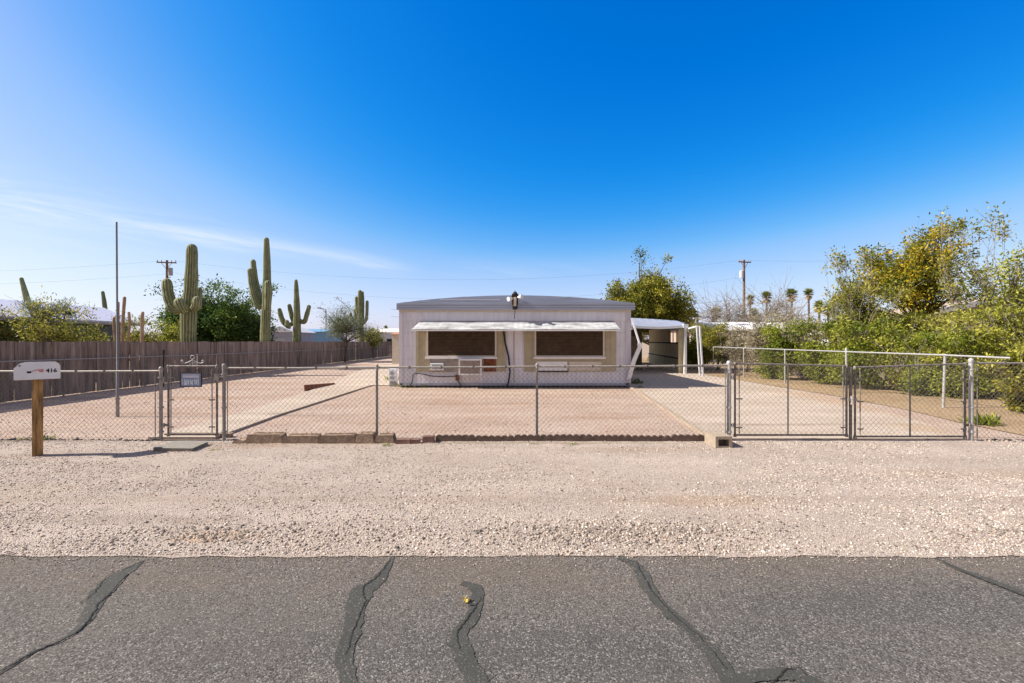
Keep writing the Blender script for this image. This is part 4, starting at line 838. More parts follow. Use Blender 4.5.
LG['green'] = leafmat('leaf_mid_green', [(0, (0.035, 0.06, 0.01)), (0.5, (0.21, 0.26, 0.025)), (1, (0.46, 0.47, 0.05))], 0.4)
LG['greyg'] = leafmat('leaf_grey_green', [(0, (0.09, 0.11, 0.06)), (0.5, (0.18, 0.21, 0.11)), (1, (0.30, 0.33, 0.20))], 0.3)
LG['dry'] = leafmat('leaf_dry_tan', [(0, (0.14, 0.11, 0.065)), (0.5, (0.34, 0.29, 0.19)), (1, (0.6, 0.54, 0.38))], 0.3)
LG['creosote'] = leafmat('leaf_creosote', [(0, (0.10, 0.12, 0.02)), (0.5, (0.27, 0.27, 0.04)), (1, (0.52, 0.45, 0.10))], 0.4)
LG['palmg'] = leafmat('leaf_palm', [(0, (0.04, 0.055, 0.015)), (0.5, (0.10, 0.11, 0.03)), (1, (0.2, 0.18, 0.06))], 0.3)

# large dark green tree behind the first saguaro
plant('citrus_tree', 'broad dark green tree behind the left saguaro and board fence', 'tree', (XA(208, 31), 31, 0), (0.5, 0, 2.8), (4.3, 3.2, 2.5), 560, 150, 0.17, LG['citrus'], trunk_r=.2, clump=.075, lobes=18, seed=3, spikes=10, holes=.35, shell=.3)
# creosote-like shrubs over the board fence, left
shr = [(18, 20.5, 1.3, 2.0, 1.25, 'pale yellow green shrub over the fence at the far left', 'creosote'), (52, 19.5, 1.6, 2.25, 1.5, 'feathery yellow green shrub in front of the white roofed building', 'creosote'),
       (88, 21, 1.4, 1.85, 1.35, 'yellow green bush left of the bare flagpole, over the fence', 'creosote'), (142, 22, 1.3, 1.8, 1.15, 'yellow green bush between flagpole and left saguaro', 'creosote'), (168, 23, 1.1, 1.65, 1.1, 'bright yellow green bush at the foot of the left saguaro', 'hedge')]
for i, (px_, D_, rx, cz, rz_, lb, lk) in enumerate(shr):
    plant('creosote_bush', lb, 'shrub', (XA(px_, D_), D_, 0), (0, 0, cz * .62 + .35), (rx, 1.1, rz_), 62, 60, 0.11, LG[lk], stems=7, trunk_r=.03, clump=.15, seed=20 + i, spikes=5, holes=.6, shell=.3, up=.6)
plant('slender_tree', 'thin feathery grey green tree tops before the white roof', 'tree', (XA(48, 21.5), 21.5, 0), (0.1, 0, 2.95), (1.35, .8, 1.0), 30, 90, 0.16, LG['greyg'], stems=5, trunk_r=.035, clump=.14, seed=31, holes=.8, asp=5, up=1.0)
# mesquite at the fence
plant('mesquite_tree', 'airy grey green mesquite leaning over the far board fence', 'tree', (XA(345, 37), 37, 0), (0.1, 0, 2.75), (2.7, 2.2, 1.5), 120, 90, 0.13, LG['greyg'], trunk_r=.1, clump=.15, seed=5, spikes=8, asp=4, holes=.5)
plant('far_bush', 'olive bush behind the fence at the foot of the cluster saguaro', 'shrub', (XA(368, 45), 45, 0), (0, 0, 1.9), (2.0, 1.2, 1.3), 50, 60, 0.16, LG['olivy'], stems=6, trunk_r=.05, seed=6)
# tree behind the house
plant('orange_tree', 'rounded olive green tree rising behind the carport', 'tree', (XA(649, 38), 38, 0), (-.2, 0, 4.7), (4.4, 3.0, 3.9), 460, 105, 0.2, LG['olivy'], trunk_r=.2, clump=.065, lobes=14, seed=15, spikes=3, holes=.9, shell=.2)
plant('palo_verde', 'low green tree crown showing just right of the carport tree', 'tree', (XA(718, 48), 48, 0), (0, 0, 2.0), (2.4, 2, 1.4), 60, 60, 0.16, LG['olivy'], trunk_r=.1, seed=9)
# right-hand trees
plant('yellowing_tree', 'tall tree with yellow autumn leaves above the right hedge', 'tree', (XA(913, 20), 20, 0), (0, 0, 4.4), (2.9, 2.1, 2.9), 400, 44, 0.13, LG['yellow'], trunk_r=.10, clump=.052, lobes=13, seed=10, spikes=0, holes=.4, shell=.3, fork=.4)
plant('sparse_tree', 'sparse thin leaved tree left of the yellow autumn tree', 'tree', (XA(850, 18), 18, 0), (0, 0, 2.9), (1.3, 1.0, 2.0), 60, 34, 0.11, LG['creosote'], M['barkpale'], stems=9, trunk_r=.02, clump=.08, seed=12, spikes=16, holes=.9, shell=.3, up=.8)
plant('sparse_tree', 'airy thin branched tree between the yellow tree and the picture edge tree', 'tree', (XA(968, 17), 17, 0), (0.1, 0, 3.5), (1.4, 1.0, 2.5), 75, 34, 0.11, LG['creosote'], M['barkpale'], stems=9, trunk_r=.02, clump=.08, seed=13, spikes=18, holes=.9, shell=.3, up=.8)
plant('acacia_tree', 'light olive tree at the right edge of the photo over the white eave', 'tree', (XA(1022, 15), 15, 0), (0.3, 0, 3.1), (1.6, 1.2, 2.1), 130, 42, 0.10, LG['hedge'], M['barkpale'], stems=5, trunk_r=.05, clump=.13, seed=14, holes=.8, shell=.3)
hd = [
    (699, 27.5, 1.3, 1.0, 1.2, 1.2, 'olivy', 'dark leafy shrub between the carport and the white post pair'),
    # px, D, rx, ry, cz, rz, leaves, label
    (716, 26.5, 1.5, 1.2, 1.15, 1.1, 'olivy', 'dark shaded shrub right behind the white post pair'),
    (744, 25.0, 1.5, 1.2, 1.4, 1.35, 'dry', 'dry greyish shrub at the far end of the driveway'),
    (768, 22.5, 1.5, 1.2, 1.4, 1.35, 'dry', 'pale tan dry shrub behind the side fence, full of bare twigs'),
    (783, 20.0, 1.0, 1.0, 1.1, 1.0, 'green', 'bright green rounded shrub beside the pale tan dry shrub'),
    (806, 20.5, 1.2, 1.1, 1.4, 1.35, 'dry', 'greyish dry shrub between two green shrubs by the fence'),
    (826, 18.0, 1.3, 1.1, 1.1, 1.2, 'green', 'dense green shrub left of the capped side fence post'),
    (848, 19.5, 1.4, 1.1, 1.4, 1.2, 'hedge', 'yellow green shrub behind the capped side fence post'),
    (872, 16.3, 1.6, 1.1, 1.1, 1.15, 'green', 'large green shrub hanging over the right gate leaf'),
    (905, 15.2, 1.6, 1.1, 1.05, 1.05, 'hedge', 'wide yellow green shrub behind the centre bar of the right gate'),
    (940, 14.0, 1.4, 1.0, 1.0, 1.0, 'green', 'green shrub behind the nearest side fence post'),
    (972, 13.8, 1.5, 1.0, 1.0, .95, 'hedge', 'light olive shrub behind the thick right gate post'),
    (1015, 13.2, 1.4, 1.0, 1.05, .95, 'hedge', 'straggly yellow green shrub at the right edge of the photo'),
    (1040, 10.6, .9, .5, .55, .45, 'olivy', 'low brushy shrub behind the short right fence'),
    (895, 21.0, 2.4, 1.2, 1.35, .9, 'olivy', 'taller olive shrub at the foot of the yellow autumn tree'),
    (960, 19.0, 2.2, 1.2, 1.15, .75, 'hedge', 'olive shrub below the white eave of the right house'),
]
for i, (px_, D_, rx, ry, cz, rz_, lk, lb) in enumerate(hd):
    dense = lk != 'dry'
    plant('hedge_shrub' if dense else 'dry_shrub', lb, 'shrub', (XA(px_, D_), D_, 0), (0, 0, cz - (.2 if px_ < 880 else .32) + .14 * math.sin(i * 2.4)), (rx, ry, rz_ * (.92 if px_ > 880 else 1) * (1.08 + .2 * math.sin(i * 1.9 + .6))), 170 if dense else 170, 105 if dense else 90, 0.10 if dense else 0.11, LG[lk], M['barkpale'] if not dense or i > 8 else M['bark'], stems=8, trunk_r=.025, clump=.11, lobes=7, seed=40 + i, spikes=14, holes=.35, shell=.25, asp=2.4 if dense else 3.5, twig=.01 if dense else .013, group='shrubs along the side fence')
for px_, D_, cz, rx, rz_, lk, sd_, lb in ((872, 17.5, 2.0, 1.5, 1.5, 'creosote', 81, 'tall loose yellow green shrub below the left side of the yellow autumn tree'), (925, 16.8, 1.5, 1.5, 1.0, 'hedge', 82, 'feathery bright shrub below the right side of the yellow autumn tree'), (975, 15.2, 1.35, 1.5, .95, 'creosote', 83, 'tall feathery shrub in front of the right white eave'), (1022, 14.2, 1.4, 1.3, 1.1, 'hedge', 84, 'feathery olive shrub under the tree at the right edge of the photo'), (845, 18.6, 1.9, 1.1, 1.3, 'hedge', 85, 'upright loose shrub at the foot of the sparse tree')):
    plant('desert_shrub', lb, 'shrub', (XA(px_, D_), D_, 0), (0, 0, cz), (rx, 1.1, rz_), 130, 55, 0.115, LG[lk], M['barkpale'], stems=9, trunk_r=.025, clump=.1, lobes=9, seed=sd_, spikes=22, holes=.9, shell=.3, up=.7, asp=2.8, group='tall loose shrubs behind the side fence')
# bare trees by the utility pole
plant('bare_tree', 'leafless thin branched tree left of the right utility pole', 'tree', (XA(732, 42), 42, 0), (0, 0, 4.0), (3.6, 2, 3.0), 170, 0, .1, LG['dry'], M['barkpale'], stems=9, trunk_r=.06, clump=.3, seed=60, twig=.03)
plant('bare_tree', 'leafless pale tree right of the right utility pole', 'tree', (XA(775, 40), 40, 0), (0, 0, 3.8), (3.2, 2, 3.2), 150, 8, .12, LG['dry'], M['barkpale'], stems=9, trunk_r=.06, clump=.3, seed=61, twig=.03)
plant('brush_tree', 'tan brushy half bare tree behind the dry shrubs', 'tree', (XA(800, 32), 32, 0), (0, 0, 2.4), (2.6, 1.5, 1.6), 80, 40, .12, LG['dry'], M['barkpale'], stems=7, trunk_r=.05, clump=.16, seed=62, twig=.014, asp=5)
# weeds
for i, (px_, py_, s_, n_, lb) in enumerate([(44, 440, .12, 60, 'green weed tuft right behind the mailbox post'), (25, 441, .08, 35, 'small weed tuft left of the mailbox post'), (407, 387, .3, 90, 'weeds at the left corner of the house'), (424, 387.5, .2, 50, 'small weeds under the left window'), (392, 381, .3, 60, 'bright green weeds beside the electrical pedestal'), (633, 384, .32, 90, 'dark leafy weed at the foot of the bent post'), (640, 388, .14, 40, 'small green weed at the top of the driveway kerb'), (213, 452, .07, 25, 'tiny weed right of the step slab'), (387, 447, .08, 26, 'tiny weed in front of the retaining blocks'), (536, 446, .07, 22, 'tiny weed in front of the middle fence post'), (574, 446, .07, 24, 'tiny weed in front of the scalloped edging'), (984, 425, .35, 80, 'green weed patch behind the short right fence')]):
    gx, gy = G(px_, py_); n = n_
    C = np.array([[0, 0, 0.0]]); V, Fc, T = leaves(C, np.array([[s_ * .55, s_ * .4, s_ * .14]]) * (.5 if n_ in (50, 80, 40) else 1), n * 3, s_ * .45, 4, np.array([.5]), 0, 1.6)
    V[:, 2] = np.maximum(V[:, 2], 0.0)
    o = tag(npmesh('weed', V, Fc, LG['green'] if px_ != 633 else LG['citrus'], tint=T), lb, 'weed', 'weeds'); o.location = (gx, gy, 0.012)
gx, gy = G(463, 604); V, Fc, T = leaves(np.array([[0, 0, .012]]), np.array([[.012, .012, .004]]), 7, .035, 1.6, np.array([.9]))
M['drylf'] = leafmat('dry_leaf', [(0, (.45, .3, .05)), (1, (.7, .52, .12))], .2)
o = tag(npmesh('fallen_leaf', V, Fc, M['drylf'], tint=T), 'small dry yellow leaf lying on the asphalt', 'leaf'); o.location = (gx, gy, 0.004)

# saguaros -----------------------------------------------------------
def cactus_mat():
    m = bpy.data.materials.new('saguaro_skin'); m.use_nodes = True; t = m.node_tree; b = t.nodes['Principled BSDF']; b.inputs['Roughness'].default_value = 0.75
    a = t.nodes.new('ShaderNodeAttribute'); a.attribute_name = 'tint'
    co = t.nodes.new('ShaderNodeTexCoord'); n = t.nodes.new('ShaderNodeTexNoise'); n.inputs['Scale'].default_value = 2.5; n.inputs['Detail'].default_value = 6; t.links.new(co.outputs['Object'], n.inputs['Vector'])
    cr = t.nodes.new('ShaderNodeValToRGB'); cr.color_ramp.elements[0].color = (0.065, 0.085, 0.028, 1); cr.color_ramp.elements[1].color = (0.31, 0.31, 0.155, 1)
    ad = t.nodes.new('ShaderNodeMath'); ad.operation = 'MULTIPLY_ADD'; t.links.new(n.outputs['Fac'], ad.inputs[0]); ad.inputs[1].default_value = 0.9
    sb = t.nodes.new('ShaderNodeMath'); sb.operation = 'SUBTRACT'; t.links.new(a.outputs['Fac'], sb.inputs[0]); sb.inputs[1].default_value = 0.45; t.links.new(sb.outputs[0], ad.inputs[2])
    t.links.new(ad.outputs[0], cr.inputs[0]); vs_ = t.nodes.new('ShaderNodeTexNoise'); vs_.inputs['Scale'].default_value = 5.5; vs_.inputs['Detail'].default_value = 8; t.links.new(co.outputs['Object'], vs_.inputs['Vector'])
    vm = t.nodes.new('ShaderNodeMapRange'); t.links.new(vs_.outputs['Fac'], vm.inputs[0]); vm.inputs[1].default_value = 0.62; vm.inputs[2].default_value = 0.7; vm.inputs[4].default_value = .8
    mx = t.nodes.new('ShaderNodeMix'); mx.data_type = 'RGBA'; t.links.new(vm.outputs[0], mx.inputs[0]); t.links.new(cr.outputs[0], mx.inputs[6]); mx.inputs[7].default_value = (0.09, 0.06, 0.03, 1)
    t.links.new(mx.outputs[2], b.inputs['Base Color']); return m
M['cactus'] = cactus_mat()
def cactus_limb(name, path, rad, parent, ribs=14, seed=1):
    """path of points, radii; rounded tip; ribbed section"""
    r = np.random.default_rng(seed)
    P = [Vector(p) for p in path]; Q = []; RRr = []
    for i in range(len(P) - 1):
        p0, p1, p2, p3 = P[max(i - 1, 0)], P[i], P[i + 1], P[min(i + 2, len(P) - 1)]
        for k in range(8):
            t = k / 8; Q.append(0.5 * ((2 * p1) + (p2 - p0) * t + (2 * p0 - 5 * p1 + 4 * p2 - p3) * t * t + (3 * p1 - p0 - 3 * p2 + p3) * t ** 3)); RRr.append(rad[i] + (rad[i + 1] - rad[i]) * t)
    Q.append(P[-1]); RRr.append(rad[-1])
    RRr = [x_ * (1 + 0.035 * math.sin(i * 0.9 + seed)) for i, x_ in enumerate(RRr)]
    d = (Q[-1] - Q[-2]).normalized(); e = Q[-1]; re = RRr[-1]
    for a in (20, 40, 60, 78, 89): Q.append(e + d * re * 1.1 * math.sin(R(a))); RRr.append(re * math.cos(R(a)))
    sides = ribs * 4; prof = [1.0, 0.955, 0.875, 0.955] * ribs
    b = MB(); b.tube(Q, RRr, sides, caps=False, prof=prof)
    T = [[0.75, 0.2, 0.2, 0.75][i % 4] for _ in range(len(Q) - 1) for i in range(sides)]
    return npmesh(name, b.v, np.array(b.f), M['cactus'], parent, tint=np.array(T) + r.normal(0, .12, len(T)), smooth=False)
def saguaro(label, px, D, limbs):
    """limbs in photo pixels: list of (points [(px,py,depth offset)], widths in px)"""
    t = thing('saguaro', label, 'cactus', loc=(XA(px, D), D, 0)); bx_ = XA(px, D)
    for i, (pts, wd) in enumerate(limbs):
        path = [(XA(a, D + o) - bx_, o, ZA(c, D + o)) for a, c, o in pts]; rad = [w__ / 2 / F * D for w__ in wd]
        if i == 0: path = [(0, 0, -0.2)] + path; rad = [rad[0]] + rad
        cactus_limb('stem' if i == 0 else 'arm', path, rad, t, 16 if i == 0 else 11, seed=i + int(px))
    return t
saguaro('largest saguaro with thick curled arms in front of the dark green tree', 188, 22, [
    ([(188.5, 320, 0), (190, 300, 0), (191.5, 275, 0), (192, 249, 0)], [14, 12.5, 11.5, 9.5]),
    ([(184, 308, 0), (178, 311, 0), (172, 306, 0), (168.5, 295, 0), (167, 283, 0)], [6, 8, 10, 10, 9]),
    ([(186, 309, -0.35), (182, 309, -0.75), (179.5, 303, -0.8)], [7, 9, 9.5]),
    ([(193, 309, -.2), (196.5, 306, -0.5), (197, 300.5, -0.55)], [6, 8.5, 8]),
    ([(194, 306, .5), (198.5, 300, .6), (199.5, 290, .6)], [5, 6, 5.5])])
saguaro('tallest slender saguaro with two raised arms on its left', 266, 27, [
    ([(265.5, 330, 0), (266.5, 305, 0), (267, 275, 0), (266.5, 240, 0)], [9.5, 8.5, 7.5, 5]),
    ([(264, 306, 0), (259, 306, 0), (255, 298, 0), (252, 285, 0), (250, 271, 0)], [5, 7, 7, 6, 5]),
    ([(262, 303, .4), (257.5, 290, .5), (254.5, 276, .5), (253.2, 262, .5)], [5, 6, 6, 5]),
    ([(267.5, 310, -.45), (268.2, 295, -.55), (268, 284, -.55)], [5, 7.5, 6.5])])
saguaro('small saguaro with a cluster of curved arms beside the grey shed', 297, 32, [
    ([(297, 335, 0), (297, 315, 0), (296.5, 295, 0), (296, 281, 0)], [8, 6.5, 5, 3.2]),
    ([(294, 323, 0), (287, 325, 0), (282, 319, 0), (279.5, 310, 0)], [4, 5, 5, 4]),
    ([(293.5, 322, .2), (291, 313, .2), (289.5, 306, .2)], [4, 4.6, 4]), ([(291, 327, -.3), (287.5, 326, -.4), (287, 322, -.4)], [4, 4.5, 4]),
    ([(299, 320, 0), (304, 322, 0), (307, 314, 0), (309, 307, 0)], [4, 4.5, 4.5, 3.8])])
saguaro('many armed saguaro cluster behind the mesquite tree', 361, 44, [
    ([(361, 335, 0), (360, 312, 0), (359.8, 292, 0)], [6, 5, 4]), ([(362, 325, .3), (362.5, 305, .3), (362.2, 293, .3)], [4, 4, 3.5]),
    ([(360, 322, 0), (357.5, 312, 0), (356.3, 298, 0)], [3.5, 4, 3.2]), ([(359.5, 324, 0), (356, 317, 0), (355, 310, 0)], [3, 3.5, 3]), ([(358, 326, 0), (352.5, 320, 0), (350.6, 314, 0)], [3, 3.4, 3]),
    ([(363, 324, 0), (366.5, 318, 0), (367.2, 302, 0)], [3, 3.3, 3])])
saguaro('leaning saguaro tip rising over the white roof at the far left', 29, 24, [([(31, 322, 0), (27, 300, 0), (21.5, 279, 0)], [6, 5.2, 3.2])])
saguaro('lone saguaro tip over the white roof left of the flagpole', 105, 30, [([(106, 322, 0), (104.6, 305, 0), (102.8, 292.5, 0)], [4.4, 3.8, 2.8])])
M['organ'] = mat('pinkish_cactus', (0.46, 0.28, 0.2), 0.8, 0.25, 4, c2=(0.34, 0.27, 0.17))
oc = thing('organ_pipe_cactus', 'pinkish multi stemmed cactus directly behind the flagpole', 'cactus', loc=(XA(121, 21), 21, 0))
for i, (a, top_y, wv) in enumerate([(118, 303, 4), (124.5, 298, 4.3), (129, 313, 3.6), (114, 318, 3.4), (143, 312, 4), (118, 322, 4)]):
    if i == 4: continue
    o = cactus_limb('stem', [(XA(a, 21) * 0.3 - XA(121, 21) * 0.3, 0, -.1), (XA(a - (2 if i == 1 else 0), 21) - XA(121, 21), 0, ZA(330, 21)), (XA(a, 21) - XA(121, 21), 0, ZA(top_y, 21))], [.05, wv / 2.9 / F * 21, wv / 3.1 / F * 21], oc, 9, i); o.data.materials.clear(); o.data.materials.append(M['organ'])
oc = thing('organ_pipe_cactus', 'short pinkish cactus stem between flagpole and left saguaro', 'cactus', loc=(XA(142, 20.8), 20.8, 0))
o = cactus_limb('stem', [(0, 0, -.1), (0, 0, ZA(325, 20.8)), (0.03, 0, ZA(313, 20.8))], [.09, .075, .065], oc, 9, 4); o.data.materials.clear(); o.data.materials.append(M['organ'])

# palms --------------------------------------------------------------
def palm(label, px, top, D, s=1.0, seed=1):
    rr = random.Random(seed); zt = ZA(top, D); t = thing('palm_tree', label, 'palm', 'distant palms', (XA(px, D), D, 0))
    Rr = 9.5 / F * D * s * 0.88; zc_ = zt - Rr * 0.8
    b = MB(); b.tube([(0, 0, -.2), (0.1, 0, zc_ * .5), (0, 0, zc_)], [.28, .2, .17], 8); b.build('trunk', M['bark'], t)
    V = []; Fc = []; T = []
    for k in range(90):
        a = rr.uniform(0, 6.28); el = math.asin(rr.uniform(-.95, 1.0)); L_ = Rr * rr.uniform(.6, .95); d = Vector((math.cos(a) * math.cos(el), math.sin(a) * math.cos(el), math.sin(el)))
        sd2 = d.cross(Vector((0, 0, 1)));
        if sd2.length < .1: sd2 = Vector((1, 0, 0))
        sd2.normalize(); o_ = Vector((0, 0, zc_ - (0.25 * Rr if el < -.5 else 0)))
        for j in range(5):   # leaflets of a fan
            dj = (d + sd2 * (j - 2) * 0.2).normalized(); e = o_ + dj * L_ + Vector((0, 0, -.03 * L_)); m_ = o_ + dj * L_ * .55
            w_ = sd2 * (0.075 * L_); n = len(V); V += [tuple(o_ + dj * L_ * .15), tuple(m_ + w_), tuple(e), tuple(m_ - w_)]; Fc.append((n, n + 1, n + 2, n + 3)); T.append(min(1, max(0, (0.35 if el > -.3 else .95) + rr.gauss(0, .15))))
    npmesh('fronds', V, Fc, LG['palm2'], t, tint=T)
LG['palm2'] = leafmat('leaf_palm_skirt', [(0, (0.12, 0.16, 0.04)), (0.5, (0.26, 0.29, 0.08)), (0.8, (0.34, 0.25, 0.10)), (1, (0.42, 0.28, 0.12))], .25)
for i, (px_, tp, D_, s_, lb) in enumerate([(716, 306, 85, .95, 'palm standing alone left of the bare tree'), (750, 294, 92, .75, 'palm crown touching the right side of the utility pole'), (754, 307, 80, .9, 'low palm just right of the utility pole foot'), (766.5, 290, 90, .95, 'palm second right of the utility pole'), (791.5, 287.5, 88, 1.05, 'tall palm with the widest crown in the row'), (808.5, 287.5, 92, .85, 'slender tall palm right of the widest crowned palm'), (819, 299, 80, .95, 'reddish brown skirted palm above the green shrubs'), (828, 303, 80, .9, 'palm farthest right in the distant row'), (697, 313, 120, .5, 'tiny far palm by the brown gable'), (373, 327, 110, .5, 'tiny far palm between saguaro cluster and house'), (386, 325, 120, .45, 'tiny far palm just left of the house roof')]):
    palm(lb, px_, tp, D_, s_, i + 3)

# ------------------------------------------------------------------ neighbouring buildings
nb = thing('neighbour_building', 'long low building with white metal roof behind the shrubs at left', 'building')
b = MB(); b.prism([(-24.5, 3.70), (-22.3, 2.80), (-22.3, 2.72), (-24.5, 3.62), (-28.5, 2.62), (-28.5, 2.70)], 12, 27.3, 'y'); b.build('roof', mat('white_metal_roof', (0.62, 0.62, 0.74), 0.5, 0.06, 2), nb)
b = MB(); b.box(-28.2, -22.7, 12.3, 27.0, 0, 2.75); b.build('wall', mat('teal_grey_wall', (0.13, 0.16, 0.17), 0.8, 0.1, 2), nb)
b = MB(); b.box(-22.37, -22.3, 12, 27.3, 2.6, 2.715); b.build('fascia', mat('beige_fascia', (0.42, 0.38, 0.32), .7), nb)
def hut(name, label, px0, px1, D, zw, zr, dep, wm, rm, door=None, win=None, cat='building', gable='x'):
    t = thing(name, label, cat); x0, x1 = XA(px0, D), XA(px1, D)
    b = MB(); b.box(x0, x1, D, D + dep, 0, zw); b.build('wall', wm, t)
    b = MB()
    if gable == 'x': b.prism([(D - .3, zw + .002), (D + dep + .3, zw + .002), (D + dep / 2, zr)], x0 - .3, x1 + .3, 'x')
    else: b.prism([(x0 - .3, zw + .002), (x1 + .3, zw + .002), ((x0 + x1) / 2, zr)], D - .3, D + dep + .3, 'y')
    b.build('roof', rm, t)
    if door: b = MB(); b.box(XA(door, D) - .5, XA(door, D) + .5, D - .04, D - .003, 0, 2.05); b.build('door', M['grey'], t)
    for w_ in (win or []): b = MB(); b.box(XA(w_, D) - .5, XA(w_, D) + .5, D - .05, D - .003, 1.1, 2.1); b.build('window', M['dark'], t)
    return t
wh = mat('far_white_wall', (0.55, 0.56, 0.62), .8, .08, 2); gr = mat('far_grey_wall', (0.30, 0.31, 0.38), .8, .08, 2); whr = mat('far_white_roof', (0.74, 0.72, 0.72), .7, .05, 2); brn = mat('far_brown_roof', (0.24, 0.15, 0.11), .9, .2, 3); blu = mat('far_blue', (0.16, 0.3, 0.46), .6, .08, 2)
hut('grey_shed', 'pale grey shed between the tall and the small saguaro', 269, 293, 50, 2.7, 3.35, 5, gr, wh, cat='shed', gable='y', door=281)
hut('blue_building', 'low blue grey building right of the small saguaro', 297, 322, 62, 3.0, 3.5, 8, blu, blu, win=[308])
hut('far_house', 'distant white house left of the home, over the far fence', 374, 399, 75, 3.2, 3.9, 8, wh, whr, win=[380, 390])
hut('far_house', 'brown gabled house roof right of the carport tree', 676, 700, 45, 2.8, 4.0, 8, mat('far_tan_wall', (.4, .3, .24), .8), brn, gable='y', win=[690])
hut('far_house', 'long white mobile home seen above the dry shrubs', 714, 838, 36, 2.55, 3.3, 5, mat('cream_far_wall', (.6, .55, .48), .8), whr, win=[740, 770, 800], cat='house')
rh = thing('neighbour_house', 'right hand neighbour house with white sloping eave behind the trees', 'house')
D_ = 22; xs0, xs1, xp = XA(843, D_), XA(1110, D_), XA(1004, D_)
zl_, zp_, zr_ = ZA(330, D_), ZA(299, D_), ZA(318, D_)
b = MB(); b.prism([(xs0, zl_), (xp, zp_), (xs1, zr_), (xs1, zr_ + .14), (xp, zp_ + .16), (xs0, zl_ + .14)], D_, D_ + 4.5, 'y'); b.build('roof', mat('tan_shingle', (.42, .33, .27), .9, .2, 8), rh)
b = MB(); b.prism([(xs0 - .05, zl_ - .1), (xp, zp_ - .1), (xs1, zr_ - .1), (xs1, zr_ + .15), (xp, zp_ + .17), (xs0 - .05, zl_ + .15)], D_ - .06, D_ - .002, 'y'); b.build('fascia', mat('bright_white_paint', (.82, .81, .78), .5, .04), rh)
b = MB(); b.prism([(XA(900, 23), 0), (xs1 - .6, 0), (xs1 - .6, zr_ - .02), (xp, zp_ - .03), (XA(900, 23), ZA(318, 22) - .05)], 23, 26.2, 'y'); b.build('wall', mat('neighbour_wall', (.5, .42, .36), .8, .1, 2), rh)
for px_ in (965, 1012): b = MB(); b.box(XA(px_, 23) - .8, XA(px_, 23) + .8, 22.93, 22.997, 1.0, 2.1); w_ = b.build('window', M['white'], rh); b = MB(); b.box(XA(px_, 23) - .7, XA(px_, 23) + .7, 22.9, 22.928, 1.08, 2.02); b.build('pane', mat('window_pane', (.2, .28, .33), .15, .1, 2), w_)
b = MB(); b.dome((XA(910, 26), 26, 3.1), .75, 14, 5, .75); b.tube([(XA(910, 26), 26, 2.4), (XA(910, 26), 26, 3.1)], .75, 14); b.build('roof_tank', M['white'], rh)
hut('far_house', 'white walled house glimpsed through the right hedge', 862, 900, 30, 2.2, 3.0, 6, wh, whr)
bw = MB(); bw.box(14.3, 21.5, 15.3, 15.45, 0, 1.25); tag(bw.build('garden_wall', mat('pale_wall', (.62, .54, .50), .9, .12, 3)), 'low pale wall glimpsed behind the right hedge shrubs', 'wall')

# ------------------------------------------------------------------ utility poles, wires, lamp
def upole(label, px, top, D, arm_w, yaw, tr_side):
    t = thing('utility_pole', label, 'utility pole', loc=(XA(px, D), D, 0)); t.rotation_euler = (0, 0, yaw); zt = ZA(top, D)
    b = MB(); b.tube([(0, 0, -.3), (0, 0, zt + .3)], [.2, .14], 10); b.build('shaft', M['pole'], t)
    b = MB(); b.box(-arm_w, arm_w, -.16, -.06, zt - .1, zt + .05); b.tube([(-arm_w * .55, -.12, zt - .05), (0, -.12, zt - 0.9)], .03, 5); b.tube([(arm_w * .55, -.12, zt - .05), (0, -.12, zt - 0.9)], .03, 5); b.build('crossarm', M['pole'], t)
    for k in (-.92, -.5, .5, .92): b = MB(); b.tube([(arm_w * k, -.11, zt + .05), (arm_w * k, -.11, zt + .28)], .055, 8); b.build('insulator', M['grey'], t)
    b = MB(); xx = tr_side * .42; b.tube([(xx, -.05, zt - 2.2 + (.5 if tr_side > 0 else 0)), (xx, -.05, zt - 1.25 + (.5 if tr_side > 0 else 0))], .27, 12); b.dome((xx, -.05, zt - 1.25 + (.5 if tr_side > 0 else 0)), .27, 12, 3, .3); b.box(min(0, xx), max(0, xx), -.05, .05, zt - 2.0, zt - 1.9); b.build('transformer', mat('transformer_grey', (.5, .52, .55), .5) if tr_side < 0 else M['grey'], t)
    return t, zt
pl, zl1 = upole('left utility pole with crossarm and transformer behind the left saguaro', 167, 262.5, 60, 1.15, R(12), 1)
pr, zr1 = upole('right utility pole with pale transformer near the distant palms', 744, 262, 62, 1.0, R(14), -1)
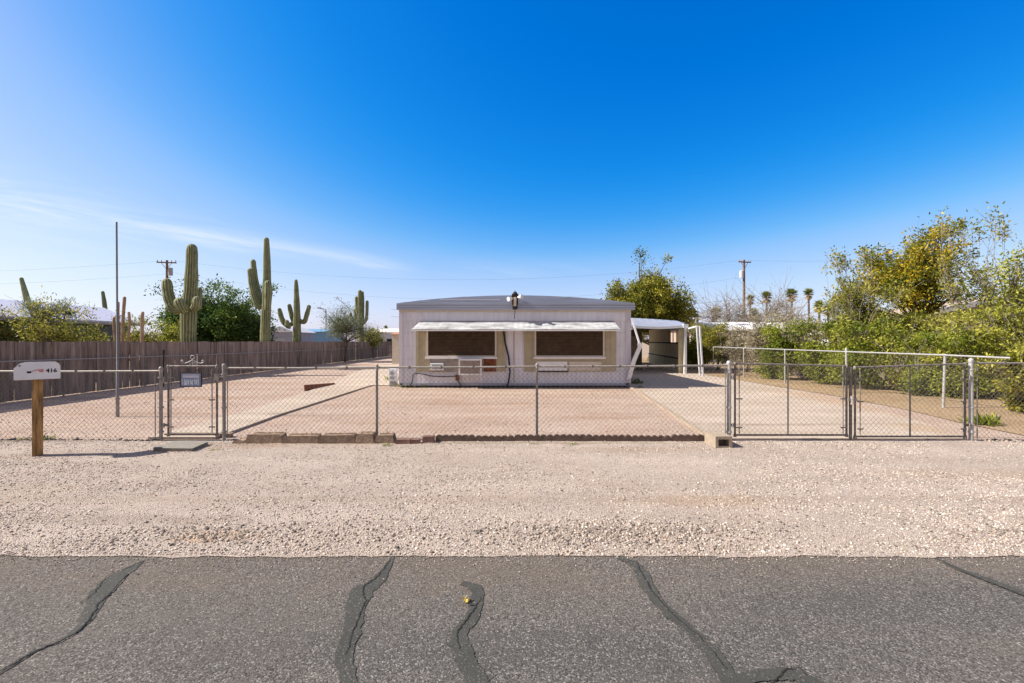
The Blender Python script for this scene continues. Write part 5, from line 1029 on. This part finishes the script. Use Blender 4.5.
def wire(p, q, sag, label, r=.007):
    p, q = Vector(p), Vector(q); b = MB(); b.tube([p.lerp(q, k / 24) - Vector((0, 0, sag * 4 * (k / 24) * (1 - k / 24))) for k in range(25)], r, 3, caps=False, smooth=False)
    tag(b.build('power_line', M['dark']), label, 'power line', 'overhead power lines')
PL, PR = pl.location, pr.location
wire((PL.x + .9, PL.y, zl1 + .25), (PR.x - .5, PR.y, zr1 + .25), 2.6, 'upper power line between the two utility poles')
wire((PL.x, PL.y, zl1 - 1.2), (PR.x, PR.y, zr1 - 2.0), 3.4, 'lower cable between the two utility poles')
wire((PR.x, PR.y, zr1 - 5.0), (-20, 75, 7.0), 1.2, 'thick low cable running left from the right utility pole', .018)
wire((PR.x, PR.y, zr1 - 6.1), (-20, 75, 5.8), 1.2, 'lowest cable running left from the right utility pole', .018)
wire((PL.x - 1, PL.y, zl1 + .2), (-120, 58, 11.5), 1.5, 'power line leaving the left pole to the left')
wire((PL.x, PL.y, zl1 - 1.5), (-120, 58, 10), 1.5, 'lower line leaving the left pole to the left')
wire((PR.x + .5, PR.y, zr1 + .2), (70, 30, 11.5), 1.5, 'power line leaving the right pole to the right')
sl_ = thing('street_lamp', 'small far street lamp above the mesquite tree', 'street lamp', loc=(XA(326, 70), 70, 0))
b = MB(); b.tube([(0, 0, 0), (0, 0, ZA(310, 70)), (-.3, 0, ZA(309, 70)), (-.9, 0, ZA(308.3, 70))], .08, 6); b.build('pole', M['grey'], sl_)
b = MB(); b.box(-1.3, -.8, -.15, .15, ZA(308.6, 70), ZA(307.4, 70)); b.build('lamp_head', M['grey'], sl_)
an = MB(); D_ = 50; an.tube([(XA(352, D_), D_, 3), (XA(350, D_), D_, ZA(309, D_)), (XA(337, D_), D_, ZA(298, D_))], .035, 5); an.tube([(XA(333.5, D_), D_, ZA(297.5, D_)), (XA(340, D_), D_, ZA(298, D_))], .025, 4); an.tube([(XA(335.5, D_), D_, ZA(300.5, D_)), (XA(337.8, D_), D_, ZA(296, D_))], .025, 4)
tag(an.build('antenna', M['grey']), 'leaning thin rooftop antenna above the mesquite tree', 'antenna')
